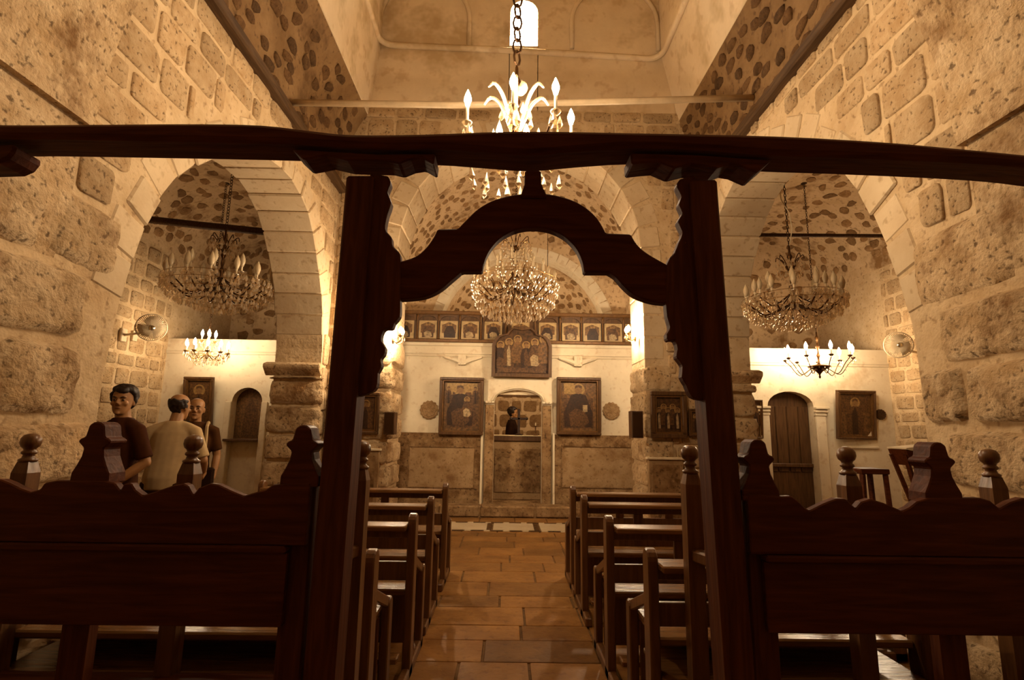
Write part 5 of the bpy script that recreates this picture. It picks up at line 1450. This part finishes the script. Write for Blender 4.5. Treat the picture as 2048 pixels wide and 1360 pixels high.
def person(label, loc, rz, H, shirt, trousers, head_yaw=0.0, lean=0.0, arms=None, hair='full', sleeve=.55, glasses=False, head_tilt=0.0):
    s = H / 1.70
    root = thing('person', label, 'person', loc, rz)
    root.scale = (s, s, s)
    B = lambda p: Vector((p[0], p[1] - sin(lean) * max(0, p[2] - .95), p[2] - (1 - cos(lean)) * max(0, p[2] - .95)))
    body = MB()
    tors = [(0, .0, .86, .155, .11), (0, 0, .95, .165, .118), (0, 0, 1.05, .148, .105), (0, -.005, 1.15, .152, .108), (0, -.01, 1.27, .168, .115), (0, 0, 1.34, .148, .098), (0, .005, 1.40, .085, .068), (0, .005, 1.455, .058, .056)]
    def tl(rings, g=0.0): return [((lambda b: (b.x, b.y, b.z, rx + g, ry + g))(B((cx, cy, z)))) for cx, cy, z, rx, ry in rings]
    loft(body, tl(tors))
    nk0, nk1 = B((0, .008, 1.42)), B((0, -.012, 1.53))
    body.tube([nk0, nk1], [.058, .054], 12)
    for sx in (-1, 1):
        body.tube([(sx * .085, 0, .92), (sx * .095, -.01, .72), (sx * .098, -.012, .52), (sx * .098, .012, .36), (sx * .096, .02, .10)], [.095, .082, .058, .056, .038], 12)
        ball(body, (sx * .098, -.012, .50), .058)
        body.tube([(sx * .096, .05, .04), (sx * .10, -.05, .045), (sx * .108, -.15, .03)], [.04, .045, .032], 10)
    arms = arms or {}
    sl = MB(); AR = {}
    for sx in (-1, 1):
        sh = B((sx * .182, .005, 1.352))
        el, wr = arms.get(sx, ((sx * .235, .03, 1.10), (sx * .23, -.06, .86)))
        el = B(el) if el[2] > .95 else Vector(el); wr = Vector(wr)
        AR[sx] = (sh, el, wr)
        body.tube([B((sx * .07, 0, 1.365)), sh, sh.lerp(el, .5), el], [.040, .050, .046, .040], 10); ball(body, el, .040)
        body.tube([el, el.lerp(wr, .35), wr], [.039, .040, .026], 10)
        hand(body, wr, (wr - el), Vector((-sx, -.3, 0)))
    hc = B((0, -.012, 1.475))
    R = Matrix.Rotation(head_yaw, 3, 'Z') @ Matrix.Rotation(head_tilt + lean * .6, 3, 'X')
    hd = MB()
    loft(hd, [(0, (f + b) / 2, z, w, (b - f) / 2) for z, w, f, b in HEAD], 24)
    hd.tube([(0, -.086, .128), (0, -.101, .105), (0, -.111, .086)], [.009, .012, .014], 8)
    for sx in (-1, 1):
        ball(hd, (sx * .012, -.100, .082), .010)
        ball(hd, (sx * .074, .008, .100), .030, .35, .62, 1.05)
        ball(hd, (sx * .030, -.083, .136), .016, 1.5, .7, .5)
        ball(hd, (sx * .042, -.070, .088), .022, 1.0, .8, .9)
    ball(hd, (0, -.088, .052), .016, 1.5, .6, .55); ball(hd, (0, -.085, .012), .018, 1.1, .8, .8)
    hd.v = [tuple(hc + R @ Vector(v)) for v in hd.v]
    body.add(hd.v, hd.f)
    bd = remeshed('body', body, .0065, M_skin, root, 3)
    put = lambda p: hc + R @ Vector(p)
    for sx in (-1, 1):
        e = MB(); ball(e, put((sx * .031, -.077, .117)), .0120, n=10); eo = e.build('eye', M_eye, bd, smooth=True)
        e = MB(); ball(e, put((sx * .031, -.0868, .117)), .0058, n=8); e.build('pupil', M_pupil, bd, smooth=True)
        e = MB(); e.tube([put((sx * .014, -.094, .136)), put((sx * .032, -.095, .142)), put((sx * .050, -.080, .136))], [.004, .005, .003], 6); e.build('eyebrow', M_hair, bd, smooth=True)
    e = MB(); e.tube([put((-.024, -.089, .053)), put((0, -.098, .054)), put((.024, -.089, .053))], [.003, .0065, .003], 6); e.build('mouth', M_lip, bd, smooth=True)
    # hair
    if hair:
        h = MB(); rnd = random.Random(int(H * 1000))
        cnt = 0
        while cnt < (210 if hair == 'full' else 110):
            z = rnd.uniform(.045, .228); a = rnd.uniform(0, 2 * pi)
            for q in range(len(HEAD) - 1):
                if HEAD[q + 1][0] >= z: break
            t = (z - HEAD[q][0]) / (HEAD[q + 1][0] - HEAD[q][0]); t = max(0, min(1, t))
            w = lerp(HEAD[q][1], HEAD[q + 1][1], t); f = lerp(HEAD[q][2], HEAD[q + 1][2], t); b = lerp(HEAD[q][3], HEAD[q + 1][3], t)
            x = w * cos(a); y = (f + b) / 2 + (b - f) / 2 * sin(a)
            if hair == 'full':
                if y < -.02 and z < .178: continue
                if y < .03 and z < .13 and not (y > .012 or z > .10): continue
                if y < .02 and z < .075: continue
                r_ = rnd.uniform(.017, .027)
            else:                                     # a fringe round a bald crown
                if y < -.005 or z > (.165 if hair == 'crown' else .135): continue
                if y < .03 and z < .085: continue
                r_ = rnd.uniform(.012, .016) if hair == 'crown' else .011
            p = put((x * 1.04, y * 1.03 + .002, z + (.006 if hair == 'full' else 0)))
            ball(h, p, r_, n=6); cnt += 1
        remeshed('hair', h, .008, M_hair, bd, 2)
    # shirt
    sh_ = MB()
    loft(sh_, tl([(0, 0, .84, .178, .132), (0, 0, .95, .182, .134), (0, 0, 1.05, .172, .126), (0, -.005, 1.15, .172, .126), (0, -.01, 1.27, .184, .130), (0, 0, 1.345, .168, .115), (0, .005, 1.41, .118, .088), (0, .006, 1.452, .076, .074)]))
    for sx in (-1, 1):
        a, b, c = AR[sx]; e = a.lerp(b, sleeve * 1.6) if sleeve <= .62 else b
        sh_.tube([B((sx * .035, .004, 1.408)), B((sx * .11, .002, 1.385)), a + Vector((0, 0, .002)), a.lerp(e, .5), e], [.056, .058, .064, .060, .062], 12)
        if sleeve > .62: sh_.tube([b, b.lerp(c, .9)], [.055, .04], 12)
    remeshed('shirt', sh_, .011, shirt, root, 4)
    tr = MB()
    loft(tr, [(0, 0, .80, .165, .125), (0, 0, .88, .172, .126), (0, 0, .97, .168, .122)])
    for sx in (-1, 1): tr.tube([(sx * .085, 0, .90), (sx * .097, -.005, .70), (sx * .10, -.005, .5), (sx * .10, .012, .3), (sx * .098, .015, .09)], [.108, .098, .080, .072, .066], 12)
    remeshed('trousers', tr, .012, trousers, root, 3)
    for sx in (-1, 1):
        f = MB(); f.tube([(sx * .096, .07, .045), (sx * .10, -.04, .05), (sx * .108, -.15, .04), (sx * .11, -.19, .035)], [.045, .052, .045, .03], 10)
        ball(f, (sx * .098, .03, .07), .05)
        remeshed('shoe', f, .01, M_shoe, root, 2)
    return root, bd, hc, put, AR

p = at(250, 768, 4.2)
r1, b1, _, _, A1 = person('person with dark wavy hair and dark t-shirt standing turned towards us', (p.x + .03, 4.2, 0), -.38, p.z * .985, M_dkshirt, M_trous, .62, .02,
       {1: ((.255, .05, 1.10), (.15, -.15, .92)), -1: ((-.24, .0, 1.10), (-.08, -.20, 1.0))}, 'full')
w = A1[1][2]; d = (A1[1][2] - A1[1][1]).normalized()
MB().torus(w - d * .02, .031, .007, d, 14, 6).build('wrist_watch', M_chrome, r1, smooth=True)
p = at(356, 797, 4.65)
person('person in a pale shirt seen from behind, leaning towards the bald person', (p.x - .03, 4.65, 0), pi + .10, p.z * 1.03, M_whshirt, M_trous, -.25, .16,
       {1: ((.27, -.02, 1.12), (.22, -.22, .98)), -1: ((-.28, -.04, 1.10), (-.22, -.24, .98))}, 'crown', .58)
p = at(396, 797, 5.45)
r3, b3, _, _, A3 = person('bald person in a dark vest facing us, with a bag strap on the shoulder', (p.x, 5.45, 0), .35, p.z, M_vest, M_trous, .0, 0.0, None, 'fringe', .5)
m = MB(); m.tube([(.115, .12, 1.2), (.12, .08, 1.40), (.125, 0, 1.445), (.13, -.10, 1.40), (.14, -.135, 1.2), (.16, -.14, .98)], .018, 6)
m.build('bag_strap', M_whshirt, r3)
m = MB(); m.prism([(.13, -.20, .74), (.25, -.18, .74), (.25, -.18, .98), (.13, -.20, .98)], (.0, .09, 0)); m.build('shoulder_bag', M_blk, r3, bevel=.02)
p = at(1024, 815, 10.32)
person('dark-haired person in black seen in profile behind the altar', (p.x - .02, 10.32, .155), pi / 2, (p.z - .155) * 1.0, M_blk, M_trous, -.1, .05, None, 'full', .55)
